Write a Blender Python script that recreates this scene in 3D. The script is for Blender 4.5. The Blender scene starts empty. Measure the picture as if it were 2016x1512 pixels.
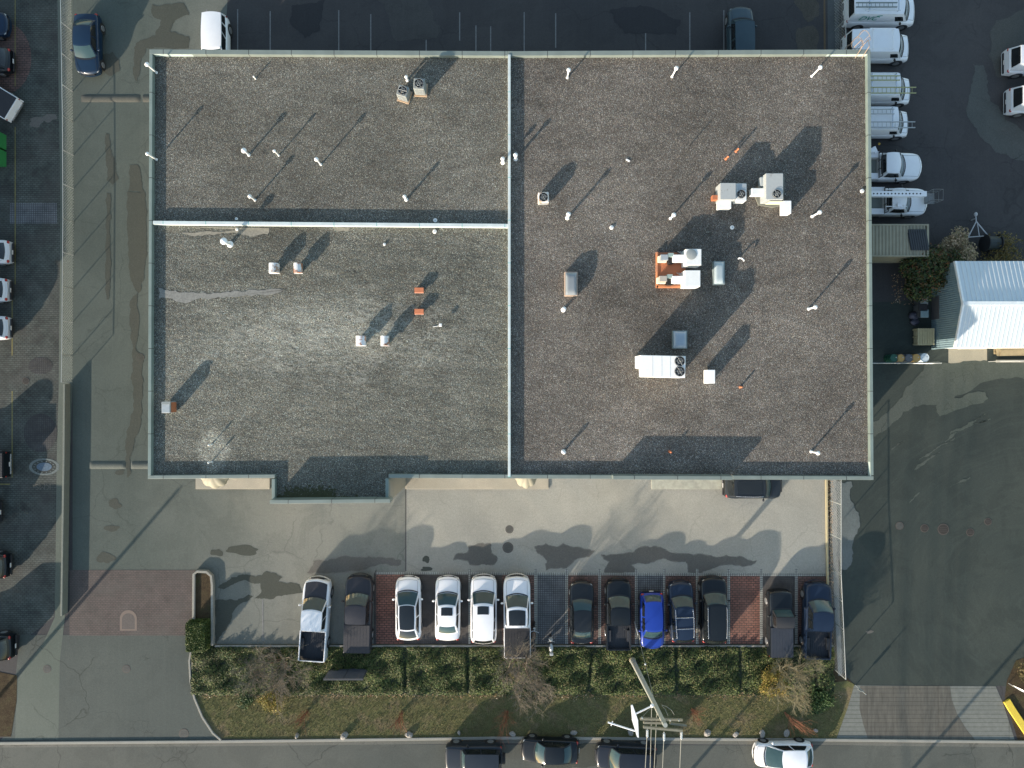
import bpy, math, random
from mathutils import Vector, Matrix
random.seed(7)
S = bpy.context.scene
COL = S.collection
R = math.radians
# ---------------- camera, sky, sun, exposure ----------------
CAMH, FPX = 50.0, 1344.0
cam = bpy.data.cameras.new('camera'); cam.sensor_width = 36; cam.lens = 24; cam.clip_end = 2000
co = bpy.data.objects.new('camera', cam); co.location = (0, 0, CAMH); COL.objects.link(co); S.camera = co
SUN_EL = R(14.5); SD = Vector((.655, .755, 0)).normalized()
w = bpy.data.worlds.new('World'); S.world = w; w.use_nodes = True
nt = w.node_tree; bg = nt.nodes['Background']
sky = nt.nodes.new('ShaderNodeTexSky'); sky.sky_type = 'NISHITA'; sky.sun_disc = False
sky.sun_elevation = SUN_EL; sky.sun_rotation = math.atan2(-SD.x, -SD.y) % (2*math.pi)
sky.air_density = 1.3; sky.dust_density = 1.0; sky.altitude = 300
nt.links.new(sky.outputs[0], bg.inputs[0]); bg.inputs[1].default_value = 0.15
sl = bpy.data.lights.new('sun', 'SUN'); sl.energy = 4.2; sl.angle = R(.5); sl.color = (1, .87, .73)
so = bpy.data.objects.new('sun', sl); COL.objects.link(so)
so.rotation_euler = Vector((SD.x*math.cos(SUN_EL), SD.y*math.cos(SUN_EL), -math.sin(SUN_EL))).to_track_quat('-Z', 'Y').to_euler()
S.view_settings.view_transform = 'Standard'; S.view_settings.look = 'None'
S.view_settings.exposure = 1.08; S.view_settings.gamma = 1
S.cycles.max_bounces = 5; S.cycles.blur_glossy = 0.05; S.cycles.caustics_reflective = True; S.cycles.use_denoising = True

def P(px, py, z=0.0):
    k = (CAMH - z)/FPX
    return Vector(((px-1008)*k, (756-py)*k, z))
# ---------------- materials ----------------
class NT:
    def __init__(s, name):
        s.m = bpy.data.materials.new(name); s.m.use_nodes = True
        s.t = s.m.node_tree; s.b = s.t.nodes['Principled BSDF']; s.co = s.n('ShaderNodeTexCoord').outputs['Object']
    def n(s, ty, **k):
        x = s.t.nodes.new(ty)
        for a, b in k.items(): setattr(x, a, b)
        return x
    def l(s, a, b): s.t.links.new(a, b)
    def noise(s, sc, det=3, rough=.55, vec=None, dist=0):
        x = s.n('ShaderNodeTexNoise'); s.l(vec or s.co, x.inputs['Vector'])
        x.inputs['Scale'].default_value = sc; x.inputs['Detail'].default_value = det
        x.inputs['Roughness'].default_value = rough; x.inputs['Distortion'].default_value = dist
        return x.outputs['Fac']
    def vor(s, sc, feat='F1', vec=None, rnd=1):
        x = s.n('ShaderNodeTexVoronoi', feature=feat); s.l(vec or s.co, x.inputs['Vector'])
        x.inputs['Scale'].default_value = sc; x.inputs['Randomness'].default_value = rnd
        return x
    def ramp(s, f, stops):
        x = s.n('ShaderNodeValToRGB'); e = x.color_ramp.elements
        while len(e) < len(stops): e.new(.5)
        for i, (p, c) in enumerate(stops):
            e[i].position = p
            if not isinstance(c, (tuple, list)): c = (c, c, c)
            e[i].color = (*c, 1)
        s.l(f, x.inputs[0]); return x.outputs[0]
    def mix(s, f, a, b, mode='MIX'):
        x = s.n('ShaderNodeMix', data_type='RGBA', blend_type=mode)
        for k, v in ((0, f), (6, a), (7, b)):
            if isinstance(v, (int, float)) and k == 0: x.inputs[0].default_value = v
            elif isinstance(v, (tuple, list)): x.inputs[k].default_value = (*v, 1)
            elif isinstance(v, (int, float)): x.inputs[k].default_value = (v, v, v, 1)
            else: s.l(v, x.inputs[k])
        return x.outputs[2]
    def math(s, op, a, b=None, c=None):
        x = s.n('ShaderNodeMath', operation=op)
        for i, v in enumerate((a, b, c)):
            if v is None: continue
            if isinstance(v, (int, float)): x.inputs[i].default_value = v
            else: s.l(v, x.inputs[i])
        return x.outputs[0]
    def map(s, sc=(1, 1, 1), rot=(0, 0, 0), loc=(0, 0, 0), vec=None):
        x = s.n('ShaderNodeMapping'); s.l(vec or s.co, x.inputs[0])
        x.inputs['Scale'].default_value = sc; x.inputs['Rotation'].default_value = rot; x.inputs['Location'].default_value = loc
        return x.outputs[0]
    def xyz(s):
        x = s.n('ShaderNodeSeparateXYZ'); s.l(s.co, x.inputs[0]); return x.outputs
    def bump(s, h, st=.4, d=.02):
        x = s.n('ShaderNodeBump'); x.inputs['Strength'].default_value = st; x.inputs['Distance'].default_value = d
        s.l(h, x.inputs['Height']); s.l(x.outputs[0], s.b.inputs['Normal'])
    def fin(s, col=None, rough=.8, metal=0, spec=.4, coat=0):
        if col is not None:
            if isinstance(col, (tuple, list)): s.b.inputs['Base Color'].default_value = (*col, 1)
            else: s.l(col, s.b.inputs['Base Color'])
        if isinstance(rough, (int, float)): s.b.inputs['Roughness'].default_value = rough
        else: s.l(rough, s.b.inputs['Roughness'])
        s.b.inputs['Metallic'].default_value = metal; s.b.inputs['Specular IOR Level'].default_value = spec
        s.b.inputs['Coat Weight'].default_value = coat; s.b.inputs['Coat Roughness'].default_value = .06
        return s.m
def mul(c, k): return tuple(min(1, x*k) for x in c)
_mc = {}
def plain(name, c, rough=.7, metal=0, var=.18, sc=3, coat=0, spec=.4, bump=0, fine=0):
    if name in _mc: return _mc[name]
    q = NT(name); f = q.noise(sc, 4)
    col = q.mix(f, mul(c, 1-var), mul(c, 1+var))
    if fine:
        col = q.mix(q.ramp(q.noise(fine, 2), [(.35, 0), (.65, 1)]), mul(c, .75), col)
    if bump: q.bump(q.noise(sc*8, 3), bump, .01)
    _mc[name] = q.fin(col, rough, metal, spec, coat); return _mc[name]
def paint(name, c, metal=0.0, rough=.35, coat=.6):
    if max(c) < .3: coat = .25
    if name in _mc: return _mc[name]
    q = NT(name); d = q.ramp(q.noise(2.2, 5, .65), [(.4, 0), (.75, 1)])
    col = q.mix(q.math('MULTIPLY', d, .25), c, mul(c, 1.5) if max(c) < .3 else mul(c, .8))
    _mc[name] = q.fin(col, rough, metal, .5 if coat > .3 else .3, coat); return _mc[name]
def rusty(name, c, rust=(.32, .12, .05), th=.56, sc=2.5):
    if name in _mc: return _mc[name]
    q = NT(name); f = q.ramp(q.noise(sc, 5, .7), [(th, 0), (th+.07, 1)])
    _mc[name] = q.fin(q.mix(f, q.mix(q.noise(7, 3), mul(c, .85), c), rust), .6); return _mc[name]
def asphalt(name, c, c2=None, crack=.5, streak=.3, patch=.4, grain=.35, csc=.22, fine=26, grad=None, arc=None):
    q = NT(name); c2 = c2 or mul(c, 1.35)
    col = q.mix(q.ramp(q.noise(.07, 5, .6), [(.38, 0), (.62, 1)]), c, c2)
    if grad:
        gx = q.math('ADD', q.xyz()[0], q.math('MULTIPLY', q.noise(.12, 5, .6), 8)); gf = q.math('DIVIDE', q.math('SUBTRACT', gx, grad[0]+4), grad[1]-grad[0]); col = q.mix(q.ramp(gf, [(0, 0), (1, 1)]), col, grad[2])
    b = q.ramp(q.noise(.35, 6, .7, dist=.6), [(.48, 0), (.56, 1)])
    col = q.mix(q.math('MULTIPLY', b, patch*.4), col, mul(c, .6))
    b3 = q.ramp(q.noise(1.6, 4, .7), [(.6, 0), (.72, 1)])
    col = q.mix(q.math('MULTIPLY', b3, patch*.35), col, mul(c, .55))
    st = q.noise(1.0, 4, .6, vec=q.map((3.2, .08, 1)))
    col = q.mix(q.math('MULTIPLY', q.ramp(st, [(.45, 0), (.7, 1)]), streak*.45), col, mul(c2, 1.25))
    if arc:
        vm = q.n('ShaderNodeVectorMath', operation='DISTANCE'); q.l(q.co, vm.inputs[0]); vm.inputs[1].default_value = (arc[0], arc[1], 0)
        cb = q.n('ShaderNodeCombineXYZ'); q.l(q.math('ADD', vm.outputs['Value'], q.math('MULTIPLY', q.noise(.1, 3), 5)), cb.inputs[0]); q.l(q.math('MULTIPLY', q.xyz()[1], .09), cb.inputs[1])
        an = q.noise(2.6, 6, .8, vec=cb.outputs[0]); col = q.mix(q.math('MULTIPLY', q.ramp(an, [(.5, 0), (.75, 1)]), .32), col, mul(c2, 1.6)); col = q.mix(q.math('MULTIPLY', q.ramp(an, [(.25, 1), (.42, 0)]), .18), col, mul(c, .7))
    g = q.noise(fine, 3, .75)
    col = q.mix(1.0, col, q.ramp(g, [(.25, 1-grain), (.75, 1+grain*.6)]), 'MULTIPLY')
    g2 = q.ramp(q.noise(7, 5, .75), [(.3, .86), (.7, 1.08)])
    col = q.mix(1.0, col, g2, 'MULTIPLY')
    wv = q.n('ShaderNodeVectorMath', operation='ADD'); nz = q.n('ShaderNodeTexNoise'); q.l(q.co, nz.inputs[0]); nz.inputs['Scale'].default_value = .9; nz.inputs['Detail'].default_value = 6
    q.l(q.co, wv.inputs[0]); q.l(nz.outputs['Color'], wv.inputs[1])
    v = q.vor(csc, 'DISTANCE_TO_EDGE', vec=wv.outputs[0])
    cr = q.ramp(v.outputs['Distance'], [(0, 1), (.012*csc/.22, 0)])
    mk = q.ramp(q.noise(.16, 3), [(.48, 0), (.54, 1)])
    v2 = q.vor(csc*7, 'DISTANCE_TO_EDGE', vec=wv.outputs[0])
    cr2 = q.ramp(v2.outputs['Distance'], [(0, 1), (.03, 0)])
    mk2 = q.ramp(q.noise(.3, 2, vec=q.map(loc=(9, 4, 0))), [(.62, 0), (.66, 1)])
    ca = q.math('MAXIMUM', q.math('MULTIPLY', cr, mk), q.math('MULTIPLY', cr2, mk2))
    col = q.mix(q.math('MULTIPLY', ca, crack), col, mul(c, .3))
    q.bump(g, .5, .012)
    return q.fin(col, .86, 0, .3)
def pavers(name, c, c2, mortar, bw=.2, bh=.1, off=.5, var=.5, rot=0, macro=None):
    q = NT(name); b = q.n('ShaderNodeTexBrick'); b.offset = off; q.l(q.map(rot=(0, 0, rot)), b.inputs['Vector'])
    for k, v in (('Color1', c), ('Color2', c2), ('Mortar', mortar)): b.inputs[k].default_value = (*v, 1)
    b.inputs['Scale'].default_value = 1; b.inputs['Brick Width'].default_value = bw; b.inputs['Row Height'].default_value = bh
    b.inputs['Mortar Size'].default_value = bh*.17; b.inputs['Bias'].default_value = 0; b.inputs['Mortar Smooth'].default_value = .4
    f = q.ramp(q.noise(.8, 5, .7), [(.3, 1-var), (.7, 1+var*.5)])
    col = q.mix(1, b.outputs[0], f, 'MULTIPLY')
    col = q.mix(q.math('MULTIPLY', q.ramp(q.noise(.45, 5, .65), [(.45, 0), (.65, 1)]), .45), col, macro or mul(c, .5))
    q.bump(q.math('SUBTRACT', 1, b.outputs[1]), .4, .01)
    return q.fin(col, .85)
# ---------------- mesh building ----------------
class MB:
    def __init__(s): s.v = []; s.f = []
    def add(s, vs, fs):
        o = len(s.v); s.v += [tuple(x) for x in vs]; s.f += [tuple(i+o for i in f) for f in fs]; return s
    def box(s, x0, x1, y0, y1, z0, z1, rot=0, c=None, tilt=None):
        vs = [Vector((x, y, z)) for z in (z0, z1) for x, y in ((x0, y0), (x1, y0), (x1, y1), (x0, y1))]
        if rot:
            c = Vector(c) if c else Vector(((x0+x1)/2, (y0+y1)/2, 0)); m = Matrix.Rotation(rot, 3, 'Z')
            vs = [m @ (v-c) + c for v in vs]
        return s.add(vs, [(3, 2, 1, 0), (4, 5, 6, 7), (0, 1, 5, 4), (1, 2, 6, 5), (2, 3, 7, 6), (3, 0, 4, 7)])
    def prism(s, pts, z0, z1):
        n = len(pts); a = sum(pts[i][0]*pts[(i+1) % n][1]-pts[(i+1) % n][0]*pts[i][1] for i in range(n))
        if a < 0: pts = pts[::-1]
        vs = [(p[0], p[1], z0) for p in pts] + [(p[0], p[1], z1) for p in pts]
        return s.add(vs, [tuple(range(n))[::-1], tuple(range(n, 2*n))] + [(i, (i+1) % n, n+(i+1) % n, n+i) for i in range(n)])
    def tube(s, pts, r, n=6, r1=None, cap=True):
        pts = [Vector(p) for p in pts]; m = len(pts); r1 = r if r1 is None else r1; vs = []; prev = None
        for i, p in enumerate(pts):
            d = (pts[min(i+1, m-1)] - pts[max(i-1, 0)]).normalized()
            a = (Vector((0, 0, 1)) if abs(d.z) < .9 else Vector((1, 0, 0))) if prev is None else prev
            u = d.cross(a).normalized(); v = d.cross(u).normalized(); prev = a
            rr = r + (r1-r)*i/max(1, m-1)
            vs += [p + u*rr*math.cos(2*math.pi*k/n) + v*rr*math.sin(2*math.pi*k/n) for k in range(n)]
        fs = [(i*n+k, i*n+(k+1) % n, (i+1)*n+(k+1) % n, (i+1)*n+k) for i in range(m-1) for k in range(n)]
        if cap: fs += [tuple(range(n))[::-1], tuple(range((m-1)*n, m*n))]
        return s.add(vs, fs)
    def lathe(s, prof, c=(0, 0, 0), n=16, axis='Z', arc=None):
        vs = []; c = Vector(c)
        for r, z in prof:
            for k in range(n):
                a = 2*math.pi*k/n; x, y = r*math.cos(a), r*math.sin(a)
                vs.append(c + (Vector((x, y, z)) if axis == 'Z' else Vector((x, z, y)) if axis == 'Y' else Vector((z, x, y))))
        m = len(prof); fs = [(i*n+k, i*n+(k+1) % n, (i+1)*n+(k+1) % n, (i+1)*n+k) for i in range(m-1) for k in range(n)]
        if axis == 'Y': fs = [f[::-1] for f in fs]
        a, b = tuple(range(n))[::-1], tuple(range((m-1)*n, m*n))
        if axis == 'Y': a, b = a[::-1], b[::-1]
        return s.add(vs, fs+[a, b])
    def ell(s, c, r, nu=8, nv=12, rot=0):
        vs = []; c = Vector(c); m = Matrix.Rotation(rot, 3, 'Z')
        for i in range(nu+1):
            t = math.pi*i/nu - math.pi/2
            for k in range(nv):
                a = 2*math.pi*k/nv; vs.append(c + m @ Vector((r[0]*math.cos(t)*math.cos(a), r[1]*math.cos(t)*math.sin(a), r[2]*math.sin(t))))
        return s.add(vs, [(i*nv+k, i*nv+(k+1) % nv, (i+1)*nv+(k+1) % nv, (i+1)*nv+k) for i in range(nu) for k in range(nv)])
    def grid(s, fn, nu, nv, u0=0, u1=1, v0=0, v1=1, flip=False):
        vs = [fn(u0+(u1-u0)*i/nu, v0+(v1-v0)*j/nv) for i in range(nu+1) for j in range(nv+1)]; k = nv+1
        fs = [(i*k+j, (i+1)*k+j, (i+1)*k+j+1, i*k+j+1) for i in range(nu) for j in range(nv)]
        return s.add(vs, [f[::-1] for f in fs] if flip else fs)
    def torus(s, c, R_, r, n=20, m=6):
        vs = [(c[0]+(R_+r*math.cos(b))*math.cos(a), c[1]+(R_+r*math.cos(b))*math.sin(a), c[2]+r*math.sin(b)) for a in [2*math.pi*i/n for i in range(n)] for b in [2*math.pi*j/m for j in range(m)]]
        return s.add(vs, [(i*m+j, ((i+1) % n)*m+j, ((i+1) % n)*m+(j+1) % m, i*m+(j+1) % m) for i in range(n) for j in range(m)])
    def build(s, name, mat, parent=None, smooth=False, bevel=0, weld=False, loc=None):
        me = bpy.data.meshes.new(name); me.from_pydata(s.v, [], s.f); me.update()
        if weld:
            import bmesh
            bm = bmesh.new(); bm.from_mesh(me); bmesh.ops.remove_doubles(bm, verts=bm.verts, dist=.002)
            bmesh.ops.recalc_face_normals(bm, faces=bm.faces); bm.to_mesh(me); bm.free()
        o = bpy.data.objects.new(name, me); COL.objects.link(o); me.materials.append(mat)
        if smooth:
            me.polygons.foreach_set('use_smooth', [True]*len(me.polygons)); me.set_sharp_from_angle(angle=R(38))
        if bevel:
            b = o.modifiers.new('bevel', 'BEVEL'); b.width = bevel; b.segments = 2; b.limit_method = 'ANGLE'; b.angle_limit = R(35)
        if parent: o.parent = parent
        if loc is not None: o.location = loc
        return o
def thing(name, label, cat, loc=(0, 0, 0), rot=0, group=None):
    o = bpy.data.objects.new(name, None); COL.objects.link(o); o.empty_display_size = .3
    o.location = loc; o.rotation_euler = (0, 0, rot); return tag(o, label, cat, group)
def tag(o, label, cat, group=None):
    o['label'] = label; o['category'] = cat
    if group: o['group'] = group
    return o
def struct(o, kind='structure'):
    o['kind'] = kind; return o
def sheet(name, pts, z, mat, kind='structure', sub=0):
    v = [P(x, y, 0) for x, y in pts]; v = [(a.x, a.y, z) for a in v]
    n = len(v); a = sum(v[i][0]*v[(i+1) % n][1]-v[(i+1) % n][0]*v[i][1] for i in range(n))
    if a < 0: v = v[::-1]
    return struct(MB().add(v, [tuple(range(n))]).build(name, mat), kind)
def copy_tree(o, parent=None):
    c = o.copy(); COL.objects.link(c); c.parent = parent
    for ch in list(o.children): copy_tree(ch, c)
    return c
# ---------------- setting: ground and paving ----------------
A_LOT = asphalt('drive_asphalt_falloff', (.072, .088, .075), (.092, .108, .092), crack=.3, streak=.3, patch=.4, grad=(-27.5, -16, (.2, .203, .175)))  # lens falloff painted in: asphalt colour darkens toward the west edge
A_LOTL = asphalt('lot_asphalt', (.165, .18, .155), (.19, .205, .18), crack=.4, streak=.2, patch=.3)
A_LOTR = asphalt('brightened_lot_concrete', (.265, .262, .228), (.335, .328, .283), crack=.22, streak=.12, patch=.25)  # concrete tone raised to carry wall-reflected light and the brighter frame centre
A_DARK = asphalt('dark_asphalt', (.05, .049, .05), (.07, .066, .064), crack=.35, patch=.5)
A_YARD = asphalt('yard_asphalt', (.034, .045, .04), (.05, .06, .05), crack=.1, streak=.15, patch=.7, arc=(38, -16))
A_ROAD = asphalt('road_asphalt', (.085, .092, .08), (.115, .118, .1), crack=.6, streak=.1, patch=.55)
A_DAMP = asphalt('damp_asphalt', (.11, .107, .096), (.13, .125, .11), crack=.1, streak=.1, patch=.2)
A_BROWN = asphalt('brown_damp_asphalt', (.058, .064, .051), (.068, .072, .058), crack=.1, streak=.1, patch=.2)
CONC = plain('kerb_concrete', (.3, .29, .25), .85, var=.25, sc=1.5, fine=30, bump=.2)
CONC2 = plain('pale_concrete', (.36, .33, .25), .85, var=.12, sc=1, fine=40)
G = 4000
def gr():
    o = MB().add([(-G, -G, 0), (G, -G, 0), (G, G, 0), (-G, G, 0)], [(0, 1, 2, 3)]).build('ground', A_DARK); struct(o)
gr()
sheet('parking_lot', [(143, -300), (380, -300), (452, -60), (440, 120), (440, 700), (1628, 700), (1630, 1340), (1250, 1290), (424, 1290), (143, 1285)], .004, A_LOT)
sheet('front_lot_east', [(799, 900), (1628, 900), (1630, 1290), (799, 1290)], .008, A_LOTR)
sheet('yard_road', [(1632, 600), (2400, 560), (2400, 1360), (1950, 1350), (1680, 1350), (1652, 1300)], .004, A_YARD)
sheet('street', [(-600, 1462), (2600, 1470), (2600, 2000), (-600, 2000)], .004, A_ROAD)
q = NT('apron_pavers')
PV_RED = pavers('red_pavers', (.17, .095, .078), (.12, .07, .06), (.04, .034, .03), .34, .17, macro=(.12, .085, .07))
PV_APR = pavers('apron_red_pavers', (.115, .085, .075), (.09, .07, .062), (.055, .05, .045), .24, .13, macro=(.08, .075, .065), var=.3)
PV_RED2 = pavers('bright_red_pavers', (.27, .12, .085), (.2, .085, .062), (.045, .035, .03), .34, .17, macro=(.17, .1, .075))
PV_GREY = pavers('grey_pavers', (.15, .16, .165), (.13, .14, .145), (.05, .052, .055), .16, .16, off=0)
PV_HER = pavers('dark_herringbone_pavers', (.1, .09, .082), (.075, .07, .066), (.035, .032, .03), .2, .1, rot=.785)
PV_BAND = pavers('pale_band_pavers', (.4, .41, .37), (.33, .34, .3), (.09, .09, .08), .16, .16, off=0, var=.25)
PV_WEST = pavers('worn_grey_pavers_falloff', (.08, .092, .078), (.062, .072, .062), (.035, .038, .034), .3, .15, var=.6, macro=(.06, .055, .05))  # paver greys darkened and greened to hold lens falloff at the left
PV_ROUND = pavers('dark_round_pavers', (.065, .065, .06), (.05, .05, .05), (.03, .03, .03), .14, .14, off=0)
sheet('driveway_approach', [(40, 1250), (385, 1250), (376, 1290), (372, 1330), (382, 1372), (398, 1410), (430, 1458), (0, 1458), (20, 1440), (30, 1340)], .008, asphalt('approach_asphalt', (.07, .082, .073), (.09, .102, .088), crack=.6))  # approach tone darkened to include lens falloff near the frame edge
sheet('paved_apron', [(137, 1122), (385, 1122), (385, 1251), (137, 1251)], .012, PV_APR)
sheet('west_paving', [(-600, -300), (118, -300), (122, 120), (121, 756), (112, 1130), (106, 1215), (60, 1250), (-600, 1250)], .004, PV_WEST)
sheet('west_walk', [(112, -200), (140, -200), (143, 0), (143, 756), (128, 1215), (118, 1300), (115, 1455), (30, 1455), (33, 1340), (86, 1265), (108, 1215), (112, 900), (116, 756), (119, 400), (113, 0)], .009, asphalt('walk_concrete', (.1, .118, .095), (.125, .14, .115), crack=.5, patch=.2, grain=.25))  # walk colour carries the same greenish lens falloff as the drive
def circ(cx, cy, rx, ry=None, n=28, wob=0, seed=0):
    rnd = random.Random(seed); ry = ry or rx
    ph = [rnd.uniform(0, 6.28) for _ in range(5)]
    return [(cx+rx*(1+wob*sum(math.sin(k*a+ph[k-2])/k for k in range(2, 7)))*math.cos(a), cy+ry*(1+wob*sum(math.sin(k*a+ph[k-2])/k for k in range(2, 7)))*math.sin(a)) for a in [2*math.pi*i/n for i in range(n)]]
sheet('round_paving', circ(10, 115, 52, 70), .008, PV_RED)
sheet('round_paving', circ(80, 852, 33, 38), .013, PV_ROUND)
sheet('stamped_paving', circ(80, 720, 24, 17), .013, PV_ROUND)
sheet('stamped_paving', [(20, 400), (112, 400), (112, 440), (20, 440)], .008, PV_GREY)
# parking bays
bays = [(740, 795, PV_RED2), (795, 858, PV_HER), (858, 922, PV_HER), (922, 988, PV_HER), (988, 1052, PV_RED), (1058, 1113, PV_GREY), (1117, 1178, PV_RED), (1182, 1250, PV_RED), (1254, 1305, PV_GREY), (1309, 1370, PV_RED), (1374, 1432, PV_RED), (1436, 1496, PV_RED2), (1500, 1565, PV_HER), (1569, 1626, PV_RED)]
for a, b, m in bays: sheet('parking_bay', [(a, 1131), (b, 1131), (b, 1269), (a, 1269)], .0115, m)
for a in (736, 922, 1052, 1113, 1178, 1250, 1305, 1370, 1432, 1496, 1565):
    sheet('bay_divider', [(a, 1120 if a not in (736,) else 1131), (a+5, 1120), (a+5, 1268), (a, 1268)], .0165, PV_BAND if a != 736 else PV_HER)
sheet('bay_edge_band', [(740, 1126), (1626, 1129), (1626, 1134), (740, 1131)], .0205, PV_BAND)
# damp patches
_bz = [0]
A_HALO = asphalt('damp_edge', (.165, .163, .142), (.19, .186, .162), crack=.1, patch=.6)
def blob(pts, z=.0125, m=A_DAMP, nm='damp_patch'):
    _bz[0] += 1
    if m is A_DAMP and nm == 'damp_patch' and z == .0125 and pts[0][0] > 500:
        cx = sum(p[0] for p in pts)/len(pts); cy = sum(p[1] for p in pts)/len(pts); r_ = random.Random(_bz[0]); n = len(pts); h = []
        for i in range(0, n, 2):
            a, b = pts[i-1], pts[(i+1) % n]; dx, dy = b[0]-a[0], b[1]-a[1]; d = math.hypot(dx, dy) or 1; ar = sum(pts[k-1][0]*pts[k][1]-pts[k][0]*pts[k-1][1] for k in range(n)); s_ = 1 if ar > 0 else -1; o_ = r_.uniform(.6, 2.2); h.append((pts[i][0]+s_*dy/d*o_, pts[i][1]-s_*dx/d*o_))
        sheet('damp_edge', h, z+.0012+_bz[0]*.00022, A_HALO, 'stuff')
    sheet(nm, pts, z+.0013+_bz[0]*.00022, m, 'stuff')
def wig(pts, amp=1.6, seed=3, n=6):
    rnd = random.Random(seed)
    for lv in range(4):
        out = []; 
        for i in range(len(pts)):
            a, b = pts[i], pts[(i+1) % len(pts)]; d = math.hypot(b[0]-a[0], b[1]-a[1]); out.append(a)
            if d > 2.2: s = min(d*.16, amp*2.2); out.append(((a[0]+b[0])/2+rnd.uniform(-s, s), (a[1]+b[1])/2+rnd.uniform(-s, s)*.8))
        pts = out
    return pts
def wig_old(pts, amp=1.6, seed=3, n=6):
    rnd = random.Random(seed); out = []
    for i in range(len(pts)):
        a, b = pts[i], pts[(i+1) % len(pts)]
        for k in range(n):
            t = k/n; out.append((a[0]+(b[0]-a[0])*t+rnd.uniform(-amp, amp), a[1]+(b[1]-a[1])*t+rnd.uniform(-amp, amp)))
    return out
blob(wig([(618, 1104), (690, 1096), (740, 1098), (790, 1103), (790, 1111), (740, 1114), (700, 1124), (640, 1129), (604, 1128)]))
blob(wig([(923, 1076), (965, 1070), (968, 1090), (978, 1096), (972, 1112), (925, 1112), (922, 1104), (893, 1102), (900, 1090), (922, 1088)], seed=4))
blob(wig([(1053, 1076), (1075, 1071), (1090, 1076), (1110, 1070), (1130, 1078), (1170, 1085), (1160, 1095), (1130, 1102), (1115, 1118), (1075, 1122), (1078, 1104), (1058, 1088)], seed=5))
blob(wig([(1183, 1092), (1240, 1088), (1270, 1076), (1300, 1078), (1330, 1090), (1400, 1094), (1440, 1096), (1490, 1104), (1480, 1112), (1420, 1112), (1380, 1128), (1355, 1126), (1350, 1105), (1300, 1100), (1270, 1110), (1240, 1112), (1255, 1126), (1190, 1128), (1200, 1105)], seed=6))
blob(wig([(456, 1136), (480, 1131), (515, 1133), (525, 1124), (556, 1136), (545, 1146), (590, 1150), (598, 1165), (530, 1180), (500, 1178), (515, 1165), (512, 1148), (480, 1142), (460, 1150), (440, 1160), (428, 1156)], seed=8), m=A_BROWN)
blob(wig([(424, 1182), (462, 1182), (490, 1170), (498, 1174), (462, 1200), (446, 1240), (424, 1270)], seed=9), m=A_BROWN)
for i, (x, y, rx, ry) in enumerate([(478, 1083, 34, 9), (427, 1088, 12, 7), (226, 992, 12, 10), (220, 1040, 13, 7), (208, 1098, 16, 12), (236, 930, 10, 5), (839, 1101, 8, 6), (840, 1120, 10, 5), (275, 720, 0, 0), (98, 232, 13, 8), (72, 240, 14, 10), (1712, 1244, 7, 3), (1768, 975, 0, 0)]):
    if rx: blob(circ(x, y, rx, ry, wob=.28, seed=i, n=40), m=A_BROWN if i < 8 else A_DAMP, z=.0125 if x < 130 else .009)
blob(wig([(300, 8), (362, 6), (372, 30), (345, 40), (335, 62), (372, 72), (372, 95), (288, 95), (270, 160), (264, 150), (268, 85), (306, 70), (318, 40), (298, 26)], seed=12), m=A_BROWN)
blob(wig([(209, 262), (216, 264), (217, 288), (228, 320), (234, 352), (222, 364), (210, 355)], seed=13), m=A_BROWN)
blob(wig([(250, 378), (285, 378), (290, 500), (284, 548), (272, 580), (262, 560), (256, 545)], 1, seed=14), m=A_BROWN)
blob(wig([(255, 325), (272, 325), (284, 378), (252, 378)], 1, seed=15), m=A_BROWN)
blob(wig([(258, 590), (272, 575), (273, 650), (268, 690), (284, 700), (280, 760), (278, 830), (266, 870), (256, 900), (258, 930), (250, 940), (250, 860), (262, 800), (260, 700)], 1.2, seed=16), m=A_BROWN)
blob(wig([(210, 380), (218, 380), (217, 470), (214, 590), (210, 590), (209, 470)], 1, seed=17), m=A_BROWN)
blob(wig([(200, 108), (222, 102), (235, 120), (236, 140), (218, 150), (202, 140)], 2, seed=18), m=A_BROWN)
blob(wig([(1150, 1462), (1230, 1470), (1190, 1500), (1120, 1512), (1080, 1530), (1070, 1500)], 3, seed=19), m=A_BROWN)
NL = asphalt('north_worn', (.062, .06, .058), (.08, .078, .072), crack=.3, patch=.6); NB = asphalt('north_gravelly', (.075, .068, .055), (.1, .09, .072), crack=0, patch=.7, grain=.6)
blob(wig([(740, 0), (758, 8), (765, 30), (776, 78), (800, 80), (860, 76), (868, 60), (850, 20), (845, -30), (735, -30)], 3, seed=60), m=NL, z=.004)
blob(wig([(1572, 55), (1600, 50), (1612, 70), (1610, 130), (1580, 130), (1570, 90)], 3, seed=61), m=NB, z=.004); blob(wig([(1560, -20), (1600, -10), (1612, 30), (1590, 45), (1575, 20)], 3, seed=62), m=NB, z=.004)
blob(wig([(1200, 20), (1260, 10), (1340, 40), (1330, 70), (1230, 66)], 3, seed=63), m=asphalt('north_oily', (.035, .035, .038), (.04, .04, .042), crack=0), z=.004); blob(wig([(575, 10), (640, 0), (630, 60), (600, 75), (570, 40)], 3, seed=64), m=asphalt('north_oily2', (.032, .033, .036), (.038, .038, .04), crack=0), z=.004)
sheet('service_strip', [(1628, -200), (1650, -200), (1653, 140), (1630, 140)], .006, asphalt('strip_grey', (.085, .095, .095), (.1, .11, .11), crack=.3)); sheet('service_strip', [(1620, -200), (1623, -200), (1626, 140), (1622, 140)], .006, asphalt('strip_brown', (.12, .09, .055), (.14, .1, .06), crack=0)); sheet('service_strip', [(1655, -200), (1658, -200), (1661, 140), (1658, 140)], .006, asphalt('strip_brown2', (.09, .07, .045), (.1, .08, .05), crack=0))
SAND = asphalt('dusty_asphalt', (.07, .085, .07), (.09, .1, .085), crack=.5, patch=.5)
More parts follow.
